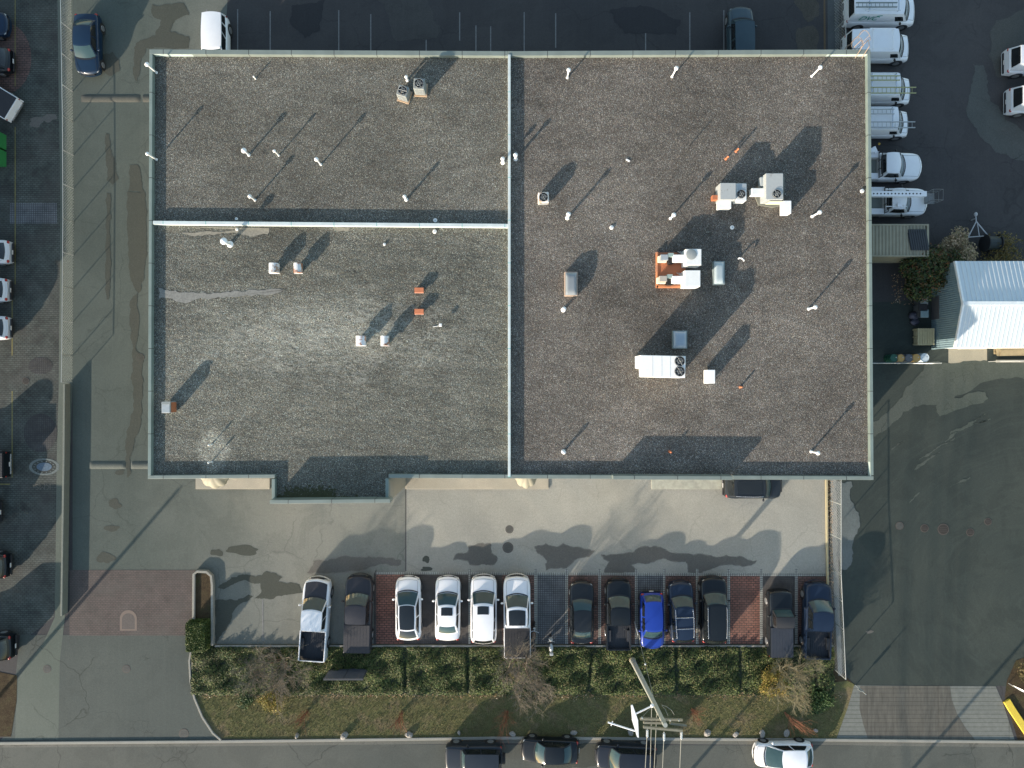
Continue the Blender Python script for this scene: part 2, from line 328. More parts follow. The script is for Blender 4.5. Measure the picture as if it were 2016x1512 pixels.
blob(wig([(1915, 126), (1935, 128), (1945, 160), (1950, 200), (1980, 235), (2016, 260), (2060, 280), (2060, 330), (2000, 315), (1960, 300), (1930, 270), (1908, 235), (1906, 200), (1915, 160)], 3, seed=21), m=asphalt('dusty_yard', (.075, .08, .075), (.095, .1, .09), crack=.9, patch=.4, csc=.8), nm='dust_patch', z=.006)
blob(wig([(1960, 40), (2060, 0), (2060, 150), (1960, 150), (1945, 110), (1950, 60)], 3, seed=22), m=_mc.get('x') or asphalt('dusty_yard_pale', (.07, .072, .065), (.085, .085, .075), crack=.5), nm='dust_patch', z=.006)
blob(wig([(1715, 830), (1780, 770), (1830, 712), (1960, 712), (2100, 715), (2100, 740), (1990, 745), (1920, 762), (1870, 790), (1800, 800), (1760, 830), (1722, 860)], 3, seed=23), m=SAND, nm='dust_patch')
blob(wig([(1850, 780), (1940, 770), (1945, 785), (1890, 805), (1850, 820), (1842, 800)], 3, seed=24), m=SAND, nm='dust_patch')
for i, (x0, y0, x1, y1) in enumerate([(1800, 925, 1850, 890), (1860, 870, 1940, 815), (1870, 855, 1950, 825), (1790, 990, 1810, 970), (1870, 960, 1910, 940), (1810, 905, 1880, 862), (1755, 885, 1780, 868)]):
    t = [(x0, y0-2), ((x0+x1)/2, (y0+y1)/2-4), (x1, y1-1.5), (x1, y1+1), ((x0+x1)/2, (y0+y1)/2), (x0, y0+1)]
    blob(wig(t, 1.2, seed=30+i), m=SAND, nm='dust_streak', z=.0085)
blob(wig([(1644, 948), (1676, 948), (1682, 1000), (1690, 1040), (1680, 1090), (1668, 1120), (1655, 1120), (1650, 1000)], 3, seed=40), m=asphalt('gritty_edge', (.11, .13, .125), (.14, .155, .15), crack=.1, patch=.6), nm='grit_patch')
# concrete driveway apron with scored grid
q = NT('scored_concrete'); b = q.n('ShaderNodeTexBrick'); b.offset = 0; q.l(q.co, b.inputs[0])
for k, v in (('Color1', (.17, .175, .152)), ('Color2', (.15, .157, .137)), ('Mortar', (.07, .068, .055))): b.inputs[k].default_value = (*v, 1)
b.inputs['Scale'].default_value = 1; b.inputs['Brick Width'].default_value = 5.2; b.inputs['Row Height'].default_value = .31; b.inputs['Mortar Size'].default_value = .016
col = q.mix(1, b.outputs[0], q.ramp(q.noise(3, 6, .7), [(.3, .8), (.7, 1.1)]), 'MULTIPLY')
sheet('concrete_apron', [(1680, 1349), (1960, 1351), (1975, 1385), (1998, 1458), (1646, 1456), (1666, 1400)], .012, q.fin(col, .85))
q = NT('worn_scored_concrete'); b = q.n('ShaderNodeTexBrick'); b.offset = 0; q.l(q.co, b.inputs[0])
for k, v in (('Color1', (.1, .093, .075)), ('Color2', (.09, .085, .07)), ('Mortar', (.045, .042, .035))): b.inputs[k].default_value = (*v, 1)
b.inputs['Scale'].default_value = 1; b.inputs['Brick Width'].default_value = 5.2; b.inputs['Row Height'].default_value = .31; b.inputs['Mortar Size'].default_value = .016
col = q.mix(1, b.outputs[0], q.ramp(q.noise(2, 6, .75, vec=q.map((2, .3, 1))), [(.3, .7), (.7, 1.35)]), 'MULTIPLY')
sheet('tyre_worn_track', [(1693, 1350), (1870, 1350), (1874, 1378), (1884, 1405), (1902, 1435), (1920, 1457), (1710, 1457), (1700, 1428), (1692, 1395)], .016, q.fin(col, .85), 'stuff')
sheet('shed_slab', [(1867, 684), (1943, 684), (1943, 731), (1867, 731)], .012, CONC2)
# planting strip
q = NT('lawn'); f = q.ramp(q.noise(.5, 6, .7), [(.35, (.15, .13, .065)), (.5, (.13, .13, .055)), (.65, (.2, .155, .09))])
f = q.mix(1, f, q.ramp(q.noise(14, 5, .8), [(.3, .45), (.7, 1.35)]), 'MULTIPLY'); q.bump(q.noise(18, 4, .8), .9, .05)
GRASS = q.fin(f, .95, spec=.1)
q = NT('soil'); f = q.ramp(q.noise(1.2, 6, .7), [(.35, (.05, .035, .022)), (.55, (.08, .06, .035)), (.7, (.06, .06, .025))])
f = q.mix(1, f, q.ramp(q.noise(16, 5, .8), [(.3, .4), (.7, 1.4)]), 'MULTIPLY'); q.bump(q.noise(18, 4, .8), .8, .05)
SOIL = q.fin(f, .95, spec=.1)
sheet('lawn', [(383, 1366), (1500, 1362), (1668, 1340), (1682, 1347), (1668, 1395), (1646, 1454), (432, 1454), (402, 1415)], .02, GRASS)
sheet('planting_bed', [(376, 1270), (1640, 1270), (1650, 1180), (1626, 940), (1634, 940), (1655, 1320), (1680, 1347), (1560, 1372), (383, 1370), (377, 1330)], .016, SOIL)
sheet('fence_strip', [(1634, 918), (1646, 918), (1652, 1180), (1658, 1330), (1650, 1330), (1642, 1180)], .02, asphalt('pale_gravel', (.2, .21, .2), (.24, .24, .22), crack=0, patch=.6, grain=.6))
sheet('corner_planting', [(2000, 1300), (2030, 1290), (2200, 1290), (2200, 1462), (2004, 1458), (1978, 1372), (1982, 1340)], .02, SOIL)
sheet('west_planting', [(-300, 1262), (34, 1330), (33, 1380), (22, 1450), (-300, 1450)], .02, SOIL)
# kerbs (real steps)
def kerb(nm, pts, w_=.16, h=.13, m=CONC):
    pts = [P(x, y) for x, y in pts]; mb = MB(); vs = []; n = len(pts)
    for i, p in enumerate(pts):
        d = (pts[min(i+1, n-1)]-pts[max(i-1, 0)]).normalized(); nn = Vector((-d.y, d.x, 0))*w_/2
        vs += [p-nn, p+nn, p+nn+Vector((0, 0, h)), p-nn+Vector((0, 0, h))]
    fs = [(i*4+k, i*4+(k+1) % 4, i*4+4+(k+1) % 4, i*4+4+k) for i in range(n-1) for k in range(4)] + [(0, 1, 2, 3), (n*4-1, n*4-2, n*4-3, n*4-4)]
    mb.add(vs, fs); return struct(mb.build(nm, m, weld=True, bevel=.02))
kerb('street_kerb', [(-200, 1464), (430, 1459), (1000, 1452), (1640, 1456), (2200, 1462)], .2, .1)
sheet('gutter', [(-300, 1466), (430, 1462), (1000, 1455), (1640, 1459), (2300, 1466), (2300, 1474), (1640, 1467), (1000, 1463), (430, 1469), (-300, 1473)], .008, asphalt('gutter_concrete', (.13, .13, .11), (.16, .155, .13), crack=.5))
kerb('bed_kerb', [(424, 1271), (1250, 1271), (1640, 1271)], .14, .12)
kerb('lot_kerb', [(1626, 915), (1628, 1130), (1632, 1271)], .15, .14, plain('lit_kerb', (.42, .36, .22), .8, fine=30))  # sunlit yellow of this kerb is put into its concrete colour
kerb('approach_kerb', [(378, 1275), (374, 1300), (376, 1340), (384, 1374), (399, 1410), (420, 1442), (436, 1456)], .14, .12)
kerb('island_kerb', [(384, 1268), (385, 1128), (392, 1123), (410, 1124), (419, 1132), (421, 1150), (421, 1268)], .18, .32, CONC)
sheet('island_soil', [(386, 1130), (416, 1128), (420, 1150), (420, 1266), (386, 1266)], .15, SOIL)
kerb('wall_foot', [(1960, 711), (2100, 711)], .2, .1)
def YK():
    kerb('yellow_kerb', [(1980, 1378), (1990, 1395), (2040, 1470)], .5, .16, plain('yellow_paint', (.75, .55, .06), .6, fine=20))
YK()
# retaining wall by the west drive
o = MB()
pts = [(137, 756), (136, 900), (133, 1100), (131.5, 1207)]
o = kerb('retaining_wall', pts, .15, .62, plain('old_wall_concrete', (.19, .2, .165), .85, var=.3, fine=25)); del o['kind']; tag(o, 'low pale concrete retaining wall edging the shaded side of the west drive', 'wall')
# painted lines
WL = plain('worn_white_line', (.17, .17, .165), .8, var=.5, sc=6)
for x, y0, y1 in [(532, 22, 150), (667, 20, 150), (730, 28, 150), (839, 24, 150), (905, 24, 80), (937, 50, 150), (966, 52, 150), (1032, 24, 150), (1094, 26, 94), (1271, 24, 150), (1358, 24, 150), (1425, 20, 150), (468, 18, 150), (407, 18, 40)]:
    sheet('parking_line', [(x-1.1, y0), (x+1.1, y0), (x+1.1, y1), (x-1.1, y1)], .008, WL)
sheet('parking_line', [(516, 1180), (518, 1180), (519, 1262), (517, 1262)], .0125, WL)
sheet('lot_joint', [(798, 946), (800, 946), (800, 1124), (798, 1124)], .0125, plain('joint_seal', (.05, .05, .045), .8))
YL = plain('worn_yellow_line', (.16, .14, .05), .8, var=.5, sc=4)
for y0, y1 in ((-50, 170), (250, 560), (560, 700), (770, 940)): sheet('edge_line', [(29 if y0 < 500 else 23, y0), (31 if y0 < 500 else 25, y0), (31 if y0 < 500 else 25, y1), (29 if y0 < 500 else 23, y1)], .0085, YL)
sheet('edge_line', [(-60, 952), (20, 952), (20, 954.5), (-60, 954.5)], .0085, YL)
# stamped oval emblem and letters on the west paving
_t = thing('painted_emblem', 'faded pale oval emblem painted on the west paving beside the wall', 'pavement emblem', P(87, 919, .0135)); EG = plain('emblem_grey', (.13, .15, .14), .85, var=.6, sc=9)
def _ov(r0, r1, z): return MB().add([(a*math.cos(t)*1.12, a*math.sin(t)*.62, z) for a in (r0, r1) for t in [2*math.pi*i/30 for i in range(30)]], [(i, (i+1) % 30, 30+(i+1) % 30, 30+i) for i in range(30)])
_ov(.8, 1, .002).build('outer_ring', EG, _t); _ov(.03, .5, .002).build('centre_mark', plain('emblem_blue', (.09, .13, .17), .85, var=.6, sc=7), _t)
_k = MB()
for _i in range(14): _a = _i*.449; _k.box(.66*1.12*math.cos(_a)-.05, .66*1.12*math.cos(_a)+.05, .66*.62*math.sin(_a)-.03, .66*.62*math.sin(_a)+.03, .001, .003)
struct(_k.build('ring_marks', EG, _t), 'stuff')
def text(s, name, mat, size, loc, rot=(0, 0, 0), parent=None, ext=.004, shear=0, sx=1):
    c = bpy.data.curves.new(name, 'FONT'); c.body = s; c.size = size; c.extrude = ext; c.align_x = 'CENTER'; c.align_y = 'CENTER'; c.shear = shear
    o = bpy.data.objects.new(name, c); COL.objects.link(o); c.materials.append(mat); o.location = loc; o.rotation_euler = rot; o.scale = (sx, 1, 1)
    bpy.context.view_layer.update(); dg = bpy.context.evaluated_depsgraph_get(); me = bpy.data.meshes.new_from_object(o.evaluated_get(dg))
    bpy.data.objects.remove(o); o = bpy.data.objects.new(name, me); COL.objects.link(o); o.location = loc; o.rotation_euler = rot; o.scale = (sx, 1, 1)
    if not me.materials: me.materials.append(mat)
    if parent: o.parent = parent
    return o
tag(text('KMS', 'stencilled_letters', plain('stencil_dark', (.09, .09, .075), .85, var=.5, sc=9), .62, P(85, 958, .016), (0, 0, math.pi)), 'faded letters KMS stencilled upside down on the west paving', 'stencil')
# ---------------- warehouse ----------------
ZR, ZT = 6.7, 7.0
CS = 2.69
def cop(name, ax, c, seamc):
    q = NT(name); v = q.xyz()[ax]
    fr = q.math('FRACT', q.math('DIVIDE', q.math('ADD', v, 100), CS)); se = q.math('LESS_THAN', fr, .014)
    col = q.mix(q.ramp(q.noise(1.2, 4), [(.35, 0), (.65, 1)]), mul(c, .85), c)
    return q.fin(q.mix(se, col, seamc), .45, .1)
CPX = cop('coping_metal_x', 0, (.21, .245, .22), (.03, .03, .03)); CPY = cop('coping_metal_y', 1, (.21, .26, .235), (.03, .03, .03))
WHX = cop('white_coping_x', 0, (.64, .7, .68), (.12, .4, .37)); WHY = cop('white_coping_y', 1, (.6, .66, .64), (.15, .45, .42))
foot = [(294, 97), (1714, 97), (1720, 945), (765, 942), (765, 989), (535, 991), (535, 943), (291, 943)]
FW = [P(x, y, ZT) for x, y in foot]
bld = thing('warehouse', 'large flat roofed warehouse with gravel roof and pale metal coping', 'building')
q = NT('wall_concrete'); z = q.xyz()
col = q.mix(q.noise(.6, 5), (.3, .28, .23), (.38, .35, .29)); fr = q.math('LESS_THAN', q.math('FRACT', q.math('DIVIDE', q.math('ADD', z[0], 100), 6.1)), .006)
WALL = q.fin(q.mix(fr, col, (.1, .1, .09)), .85)
inn = []
cx_, cy_ = 0, -2
for p in FW: inn.append((p.x - .06*(1 if p.x > 0 and p.x > 10 else -1), p.y))
MB().prism([(p.x*.998, p.y*.998) for p in FW], 0, ZR-.02).build('wall', WALL, bld)
GRAVS = []
for GT in ((1.0, 1.0, 1.02), (.94, 1.0, 1.0), (.98, 1.08, 1.07)):
  q = NT('roof_gravel'); v = q.vor(28); v2 = q.vor(47)
  sep = q.n('ShaderNodeSeparateColor'); q.l(v.outputs['Color'], sep.inputs[0]); s2 = q.n('ShaderNodeSeparateColor'); q.l(v2.outputs['Color'], s2.inputs[0])
  base = q.ramp(sep.outputs[0], [(0, (.055, .048, .043)), (.3, (.1, .09, .08)), (.7, (.15, .138, .124)), (.93, (.22, .205, .185)), (1, (.42, .4, .36))])
  tint = q.ramp(sep.outputs[1], [(0, (1.12, .93, .82)), (.4, (1, 1, .97)), (.7, (.9, 1.0, 1.04)), (1, (1.12, 1.05, .82))])
  base = q.mix(1, base, tint, 'MULTIPLY')
  base = q.mix(1, base, q.ramp(s2.outputs[2], [(0, .72), (1, 1.25)]), 'MULTIPLY')
  mac = q.ramp(q.noise(.13, 6, .65), [(.33, .7), (.66, 1.16)]); base = q.mix(1, base, mac, 'MULTIPLY'); base = q.mix(1, base, GT, 'MULTIPLY')
  mac2 = q.ramp(q.noise(.55, 6, .75, vec=q.map((.8, 1.7, 1))), [(.32, .76), (.68, 1.18)]); base = q.mix(1, base, mac2, 'MULTIPLY')
  def spot(c, r, soft, k, n_=.35):
      vm = q.n('ShaderNodeVectorMath', operation='DISTANCE'); mp = q.map((1/r[0], 1/r[1], 0), loc=(-c.x/r[0], -c.y/r[1], 0)); q.l(mp, vm.inputs[0]); vm.inputs[1].default_value = (0, 0, 0)
      d = q.math('ADD', vm.outputs['Value'], q.math('MULTIPLY', q.math('SUBTRACT', q.noise(.45, 5, .7), .5), n_*4))
      return q.ramp(d, [(max(0, 1-soft), k), (1, 1)])
  k = FPX/(CAMH-ZR)
  base = q.mix(1, base, spot(P(640, 660, ZR), (310/k, 95/k), .8, 1.85), 'MULTIPLY')
  _sp = spot(P(660, 670, ZR), (330/k, 115/k), .5, 0.0); _rp = q.ramp(q.noise(1.0, 4, .6, vec=q.map((.75, 1.7, 1)), dist=.8), [(.46, 0), (.495, 1), (.53, 0)]); base = q.mix(q.math('MULTIPLY', q.math('MULTIPLY', _rp, q.math('SUBTRACT', 1, _sp)), .55), base, (.34, .34, .3))
  base = q.mix(1, base, spot(P(420, 885, ZR), (36/k, 48/k), .35, 1.8, .12), 'MULTIPLY')
  base = q.mix(1, base, spot(P(1200, 880, ZR), (260/k, 70/k), .8, 1.2), 'MULTIPLY')
  mo = q.ramp(q.math('ADD', q.math('MULTIPLY', q.xyz()[1], -1), q.math('MULTIPLY', q.noise(1.2, 5, .8), 2.2)), [(0, 0), (1, 1)])
  hgt = q.math('ADD', q.math('MULTIPLY', v.outputs['Distance'], -1), q.math('MULTIPLY', q.noise(.9, 5, .65, vec=q.map((.9, 1.8, 1))), 6.5 if GT[1] > 1.0 else 2.6))
  q.bump(hgt, .6, .05)
  GRAVS.append(q.fin(base, .9, spec=.25))

def groof(pts, m):
    v = [P(x, y, ZT) for x, y in pts]; v = [(p.x, p.y, ZR) for p in v][::-1]; MB().add(v, [tuple(range(len(v)))]).build('gravel_roof', m, bld)
groof([(1003, 98), (1714, 97), (1720, 945), (1003, 943)], GRAVS[0]); groof([(294, 97), (1003, 98), (1003, 440), (292.5, 437)], GRAVS[1])
groof([(292.5, 437), (1003, 440), (1003, 943), (765, 942), (765, 989), (535, 991), (535, 943), (291, 943)], GRAVS[2])
names = {}
def coping(a, b, w_, mat, nm, z0=ZR-.3, z1=ZT, side=1, ext=0):
    a, b = P(*a, z1), P(*b, z1); d = (b-a).normalized(); n = Vector((-d.y, d.x, 0))*w_*side; a = a-d*ext; b = b+d*ext
    MB().prism([(a.x, a.y), (b.x, b.y), (b.x+n.x, b.y+n.y), (a.x+n.x, a.y+n.y)], z0, z1).build(nm, mat, bld, bevel=.015)
coping((294, 97), (1000, 100.5), .3, CPX, 'parapet', side=-1); coping((1000.2, 100.5), (1714, 97), .3, CPX, 'parapet', side=-1)
coping((1714, 106.5), (1720, 935.5), .2, CPY, 'parapet', side=-1, z1=ZT-.002)
coping((1720, 945), (1443, 944), .24, CPX, 'parapet', side=-1); coping((1442.6, 945), (1207, 944), .24, CPX, 'raised_parapet', side=-1, z1=7.53, z0=ZR-.02); coping((1206.6, 943), (765, 941), .24, CPX, 'parapet', side=-1)
coping((765, 942), (765, 982), .2, CPY, 'parapet', side=-1, z1=ZT-.003)
coping((768, 990), (531, 992), .24, CPX, 'raised_parapet', side=-1, z1=7.6, z0=ZR-.02)
coping((535, 984), (535, 943), .2, CPY, 'parapet', side=-1, z1=ZT-.003)
coping((541, 941), (291, 943), .22, CPX, 'parapet', side=-1, z1=ZT-.001)
coping((291, 936), (294, 106.5), .2, CPY, 'parapet', side=-1, z1=ZT-.002)
# inner white drip edge
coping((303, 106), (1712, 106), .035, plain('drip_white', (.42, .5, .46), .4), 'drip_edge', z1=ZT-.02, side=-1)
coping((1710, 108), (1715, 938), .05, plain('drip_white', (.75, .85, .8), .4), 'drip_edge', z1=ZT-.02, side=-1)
coping((301, 434.5), (1000.5, 440.5), .22, WHX, 'divider_coping', side=-1, z1=ZT+.02)
coping((1000, 107), (1000, 939), .17, WHY, 'divider_coping', side=1, z1=ZT+.05)
MEM = plain('bare_membrane', (.27, .25, .2), .8, var=.2, sc=2, fine=8)
def rsheet(pts, z, m, nm='bare_patch'):
    v = [P(x, y, ZR) for x, y in pts]; v = [(a.x, a.y, ZR+z) for a in v]
    n = len(v); a = sum(v[i][0]*v[(i+1) % n][1]-v[(i+1) % n][0]*v[i][1] for i in range(n))
    MB().add(v if a > 0 else v[::-1], [tuple(range(n))]).build(nm, m, bld)
rsheet([(355, 446)] + wig([(529, 449), (527, 462), (500, 466), (470, 460), (430, 460), (400, 464), (380, 465), (358, 458)], 1.2, seed=2)[:-3], .012, MEM)
rsheet(wig([(655, 447), (690, 448), (686, 455), (664, 456)], 1, 3), .012, MEM)
rsheet(wig([(312, 566), (330, 571), (400, 575), (470, 573), (540, 568), (564, 571), (540, 579), (470, 584), (405, 588), (370, 596), (340, 588), (314, 588)], 1.6, seed=5), .012, plain('dusty_membrane', (.24, .235, .21), .85, fine=8))
_m = MB(); _r = random.Random(4)
for _i in range(900):
    mx = _r.gauss(610, 45); my = 986-abs(_r.gauss(0, 9))*(1.3 if 560 < mx < 660 else .6)
    if 545 < mx < 752:
        pp = P(mx, my, ZR); rr = _r.uniform(.03, .1); _m.add([(pp.x+rr*math.cos(a), pp.y+rr*math.sin(a), ZR+.012+_i*.00001) for a in (0, 1.2, 2.5, 3.8, 5.1)], [(0, 1, 2, 3, 4)])
_m.build('moss', plain('moss', (.05, .052, .026), .95, var=.5, sc=6), bld)
# south, west and north openings (mostly hidden from above)
GLS = plain('window_glass', (.03, .04, .05), .05, spec=.8)
FRM = plain('window_frame', (.25, .27, .26), .5)
yS = P(0, 944, ZT).y*.998
GLM = NT('coated_glass'); GLM = GLM.fin((.93, .94, .93), .11, 1.0)
def glaze(x, y): MB().box(x-.5, x+.5, y-.05, y-.035, .3, 2.75).build('window', GLM, bld); MB().box(x-.58, x+.58, y-.034, y+.02, .22, 2.83).build('window_frame', FRM, bld)
yB = P(0, 990, ZT).y*.998
for g0, n in ((-22.4, 4), (-4.4, 3), (1.0, 4), (9.6, 5), (17, 3)):
    for i in range(n): glaze(g0+i*1.35+(.5 if i > 1 else 0), yS)
for i in range(5): glaze(-14.3+i*1.45, yB-.03)
for x in (-5.7, -.3, 7.6, 16.2):
    MB().box(x-.45, x+.45, yS-.045, yS+.02, 0, 2.3).build('door', plain('door_green', (.1, .16, .15), .5), bld)
yN = P(0, 99, ZT).y*.998
for x in range(-18, 20, 6):
    MB().box(x-1.6, x+1.6, yN-.02, yN+.05, 0, 3.4).build('loading_door', plain('door_grey', (.3, .3, .29), .5), bld)
SLAB = plain('walk_slab', (.4, .36, .28), .85, fine=25)
for a, b in ((385, 531), (798, 1080), (1283, 1436)):
    sheet_ = MB().prism([(p.x, p.y) for p in (P(a, 900, .12), P(b, 900, .12), P(b, 963, .12), P(a, 963, .12))], 0, .12).build('entrance_walk', SLAB if a != 1283 else plain('worn_slab', (.33, .33, .27), .85, var=.4, sc=3), bevel=.02); struct(sheet_)
# round awnings over the entrances
AWM = plain('cream_awning', (.3, .28, .21), .7, var=.05)
def awning(px0, px1, lab, depth=1.15, z=3.0):
    a, b = P(px0, 0, z), P(px1, 0, z); c = ((a.x+b.x)/2, yS-.02, z); r = (b.x-a.x)/2; mb = MB()
    def f(u, v):
        th = math.pi*u; ph = v*math.pi/2; ru = 1+.09*abs(math.sin(u*math.pi*5))
        return (c[0]+r*math.cos(th)*math.cos(ph)*ru, c[1]-depth*math.sin(th)*math.cos(ph)*ru, c[2]-.5+.75*math.sin(ph))
    mb.grid(f, 30, 8); o = mb.build('awning', AWM, bld, smooth=True)
    o['label'] = lab
awning(388, 448, 'ribbed cream half dome awning'); awning(1012, 1060, 'small white half dome awning')
# ---------------- rooftop equipment ----------------
WHT = plain('vent_white', (.8, .8, .78), .45, var=.06); GREYM = plain('galvanised', (.42, .45, .45), .4, .3, var=.2, sc=5)
TERRA = plain('terracotta', (.5, .17, .08), .7, var=.2, sc=4); BLK = plain('black_rubber', (.02, .02, .022), .6); CREAM = plain('cream_metal', (.72, .66, .5), .5, var=.1)
RTW = rusty('unit_white', (.78, .79, .76), (.5, .46, .4), .66, 1.2); DARKM = plain('dark_void', (.012, .013, .014), .6); BLADE = plain('fan_blade', (.07, .075, .08), .4, .4)
GRY = rusty('unit_grey', (.4, .42, .41), (.25, .24, .22), .6, 1.4); OXB = rusty('rusty_orange', (.42, .15, .07), (.2, .1, .07), .6, 1.5)
ACG = plain('condenser_grey', (.25, .27, .26), .5, var=.1)
GV = 'pipe vents on the gravel roof'
def pipe_vent(px, py, h, lab, r=.05, cap=.16, mat=WHT, group=GV, tilt=0):
    t = thing('pipe_vent', lab, 'roof vent', P(px, py, ZR), 0, group)
    MB().lathe([(r*1.8, 0), (r*1.5, .04), (r, .1)], n=10).build('flashing', mat, t, smooth=True)
    MB().tube([(0, 0, .04), (0, 0, h-.08)], r, 10).build('pipe', mat, t, smooth=True)
    cap *= .85; MB().lathe([(r*.9, h-.14), (cap*.8, h-.1), (cap, h-.04), (cap*.95, h), (cap*.6, h+.06), (.01, h+.09)], n=14).build('cap', mat, t, smooth=True)
    return t
V = [(308, 143, 1.15, 'tall white capped vent leaning over the northwest roof corner', .05, .17), (308, 314, 1.1, 'white capped vent at the west parapet above the white divider', .05, .14),
 (490, 305, .85, 'wide capped white vent, leftmost of three on the northwest roof', .06, .2), (549, 306, .85, 'slim white vent, middle of three on the northwest roof', .04, .12),
 (632, 324, 1.05, 'white vent, rightmost of three on the northwest roof', .05, .16), (502, 394, .9, 'white vent south of the row of three and north of the divider', .05, .15),
 (800, 393, .75, 'short white vent north of the divider near its middle', .07, .14), (453, 481, 1.0, 'big ball capped white vent beside the bare membrane south of the divider', .12, .26),
 (990, 320, .75, 'round white vent just left of the long north south divider', .08, .16), (1015, 313, .8, 'round white vent just right of the long north south divider', .08, .17),
 (1117, 153, 1.1, 'white vent near the north edge, left one of three on the east roof', .05, .16), (1323, 151, 1.2, 'white vent near the north edge, middle one of three on the east roof', .05, .16),
 (1598, 150, 1.25, 'white vent near the northeast roof corner', .05, .16), (1117, 429, 1.0, 'oval white vent between the round condenser and the skylights', .08, .17),
 (1320, 430, .95, 'white twin capped vent left of the boxed rooftop unit', .06, .17), (1599, 426, 1.1, 'white vent east of the two tall rooftop units', .06, .16),
 (1109, 610, .6, 'white ball vent below the tan skylight', .09, .17), (1592, 608, 1.0, 'white vent alone in the middle of the east roof', .06, .16),
 (1109, 889, .55, 'small white vent near the south edge by the divider', .08, .15), (1597, 889, 1.0, 'white vent near the southeast roof corner', .06, .16),
 (802, 158, .5, 'small white vent beside the pair of grey condensers', .06, .13), (417, 875, .45, 'tiny white vent, upper one in the pale gravel ring', .03, .08),
 (417, 909, .5, 'tiny white vent, lower one in the pale gravel ring', .03, .08), (503, 155, .3, 'tiny pale vent alone on the northwest gravel', .03, .07)]
for px, py, h, lab, r, cp in V: pipe_vent(px, py, h, lab, r, cp)
for px, py, h, lab in [(1429, 313, .45, 'small orange vent, lower left of a pair north of the boxed unit'), (1449, 298, .45, 'small orange vent, upper right of a pair north of the boxed unit'), (1318, 889, .4, 'terracotta vent in the shade along the south edge'), (1457, 762, .3, 'little orange vent right of the small white box')]:
    pipe_vent(px, py, h, lab, .05, .085, TERRA, 'orange pipe vents')
pipe_vent(1358, 286, .5, 'thin black vent stack alone on the open gravel', .03, .035, BLK, None); 
def drain(px, py, lab, r=.14):
    t = thing('roof_drain', lab, 'roof drain', P(px, py, ZR), 0, 'flat round roof drains')
    MB().lathe([(r, 0), (r, .05), (r*.8, .08), (r*.35, .08)], n=14).build('collar', WHT, t, smooth=True)
    MB().lathe([(r*.33, .081), (r*.3, .12), (.01, .13)], n=10).build('strainer', GREYM, t, smooth=True)
for px, py, lab in [(1204, 448, 'white roof drain between two oval vents'), (1441, 448, 'pale roof drain lying in the shade below the boxed unit'), (857, 434, 'roof drain in shade just north of the divider'), (856, 456, 'sunlit white roof drain just south of the divider'), (466, 431, 'small drain in the dark strip above the bare membrane'), (467, 452, 'small drain on the bare membrane strip'), (757, 481, 'tiny drain on open gravel south of the divider'), (1697, 376, 'round drain tight against the east parapet')]:
    drain(px, py, lab, .09 if px in (466, 467, 757) else .13)
t = thing('gooseneck_vent', 'small bent white pipe right of the tall skylight', 'roof vent', P(1457, 512, ZR))
MB().tube([(-.12, .08, 0), (-.12, .08, .3), (-.05, .03, .42), (.08, -.06, .42), (.13, -.1, .32)], .05, 8).build('pipe', WHT, t, smooth=True)
t = thing('antenna_mast', 'small white bracket standing on the washed gravel', 'antenna', P(868, 641, ZR))
MB().tube([(-.5, -.08, .03), (0, 0, .03), (0, 0, .35)], .02, 6).build('arm', WHT, t); MB().box(-.08, .1, -.1, .1, .3, .42).build('head', WHT, t, bevel=.02)
tag(MB().box(-.13, .13, -.05, .05, 0, .05, rot=-.5).build('metal_scrap', WHT, loc=P(1236, 316, ZR)), 'white scrap piece lying on the northern gravel', 'debris')
def fan(parent, x, y, z, r, n=4):
    f = MB().lathe([(r, 0), (r, .05), (r*.93, .05), (r*.93, .01), (.02, .01)], c=(x, y, z), n=28).build('fan_well', DARKM, parent)
    b = MB()
    for k in range(n):
        a = 2*math.pi*k/n+.4
        b.add([(x+r*.12*math.cos(a-.5), y+r*.12*math.sin(a-.5), z+.02), (x+r*.85*math.cos(a-.32), y+r*.85*math.sin(a-.32), z+.018), (x+r*.88*math.cos(a+.25), y+r*.88*math.sin(a+.25), z+.034), (x+r*.15*math.cos(a+.5), y+r*.15*math.sin(a+.5), z+.034)], [(0, 1, 2, 3)])
    b.lathe([(r*.22, .02), (r*.2, .05), (.01, .055)], c=(x, y, z), n=12); b.build('blades', BLADE, f)
    g = MB()
    for k in (1, .5): g.torus((x, y, z+.07), r*k*.97, .006, 24, 5)
    for k in range(3):
        a = math.pi*k/3; g.tube([(x-r*math.cos(a), y-r*math.sin(a), z+.07), (x+r*math.cos(a), y+r*math.sin(a), z+.07)], .004, 4)
    g.build('guard', GREYM, f)
def rb(mb, x0, x1, y0, y1, z0, z1): return mb.box(x0, x1, y0, y1, z0, z1)
def louvre(parent, x0, x1, y, z0, z1, n, mat, nm='coil_grille'):
    m = MB()
    for i in range(n):
        x = x0+(x1-x0)*(i+.5)/n; m.box(x-.012, x+.012, y-.02, y, z0, z1)
    m.box(x0, x1, y-.004, y, z0, z1); return m.build(nm, mat, parent)
def condenser(px, py, rot, lab, s=.66, h=.85, mat=ACG, base=True):
    t = thing('condenser_unit', lab, 'air conditioner', P(px, py, ZR), rot, None)
    if base: MB().box(-s*.6, s*.6, -s*.6, s*.6, 0, .08).build('base_pad', plain('timber_pad', (.42, .3, .2), .8), t)
    MB().box(-s/2, s/2, -s/2, s/2, .081, h).build('cabinet', mat, t, bevel=.07 if not base else .04)
    fan(t, 0, 0, h+.002, s*.42)
    louvre(t, -s*.4, s*.4, -s/2-.002, .2, h-.1, 12, GREYM); return t
condenser(797, 190, -.3, 'grey rooftop condenser, turned askew, left of the pair by the north edge')
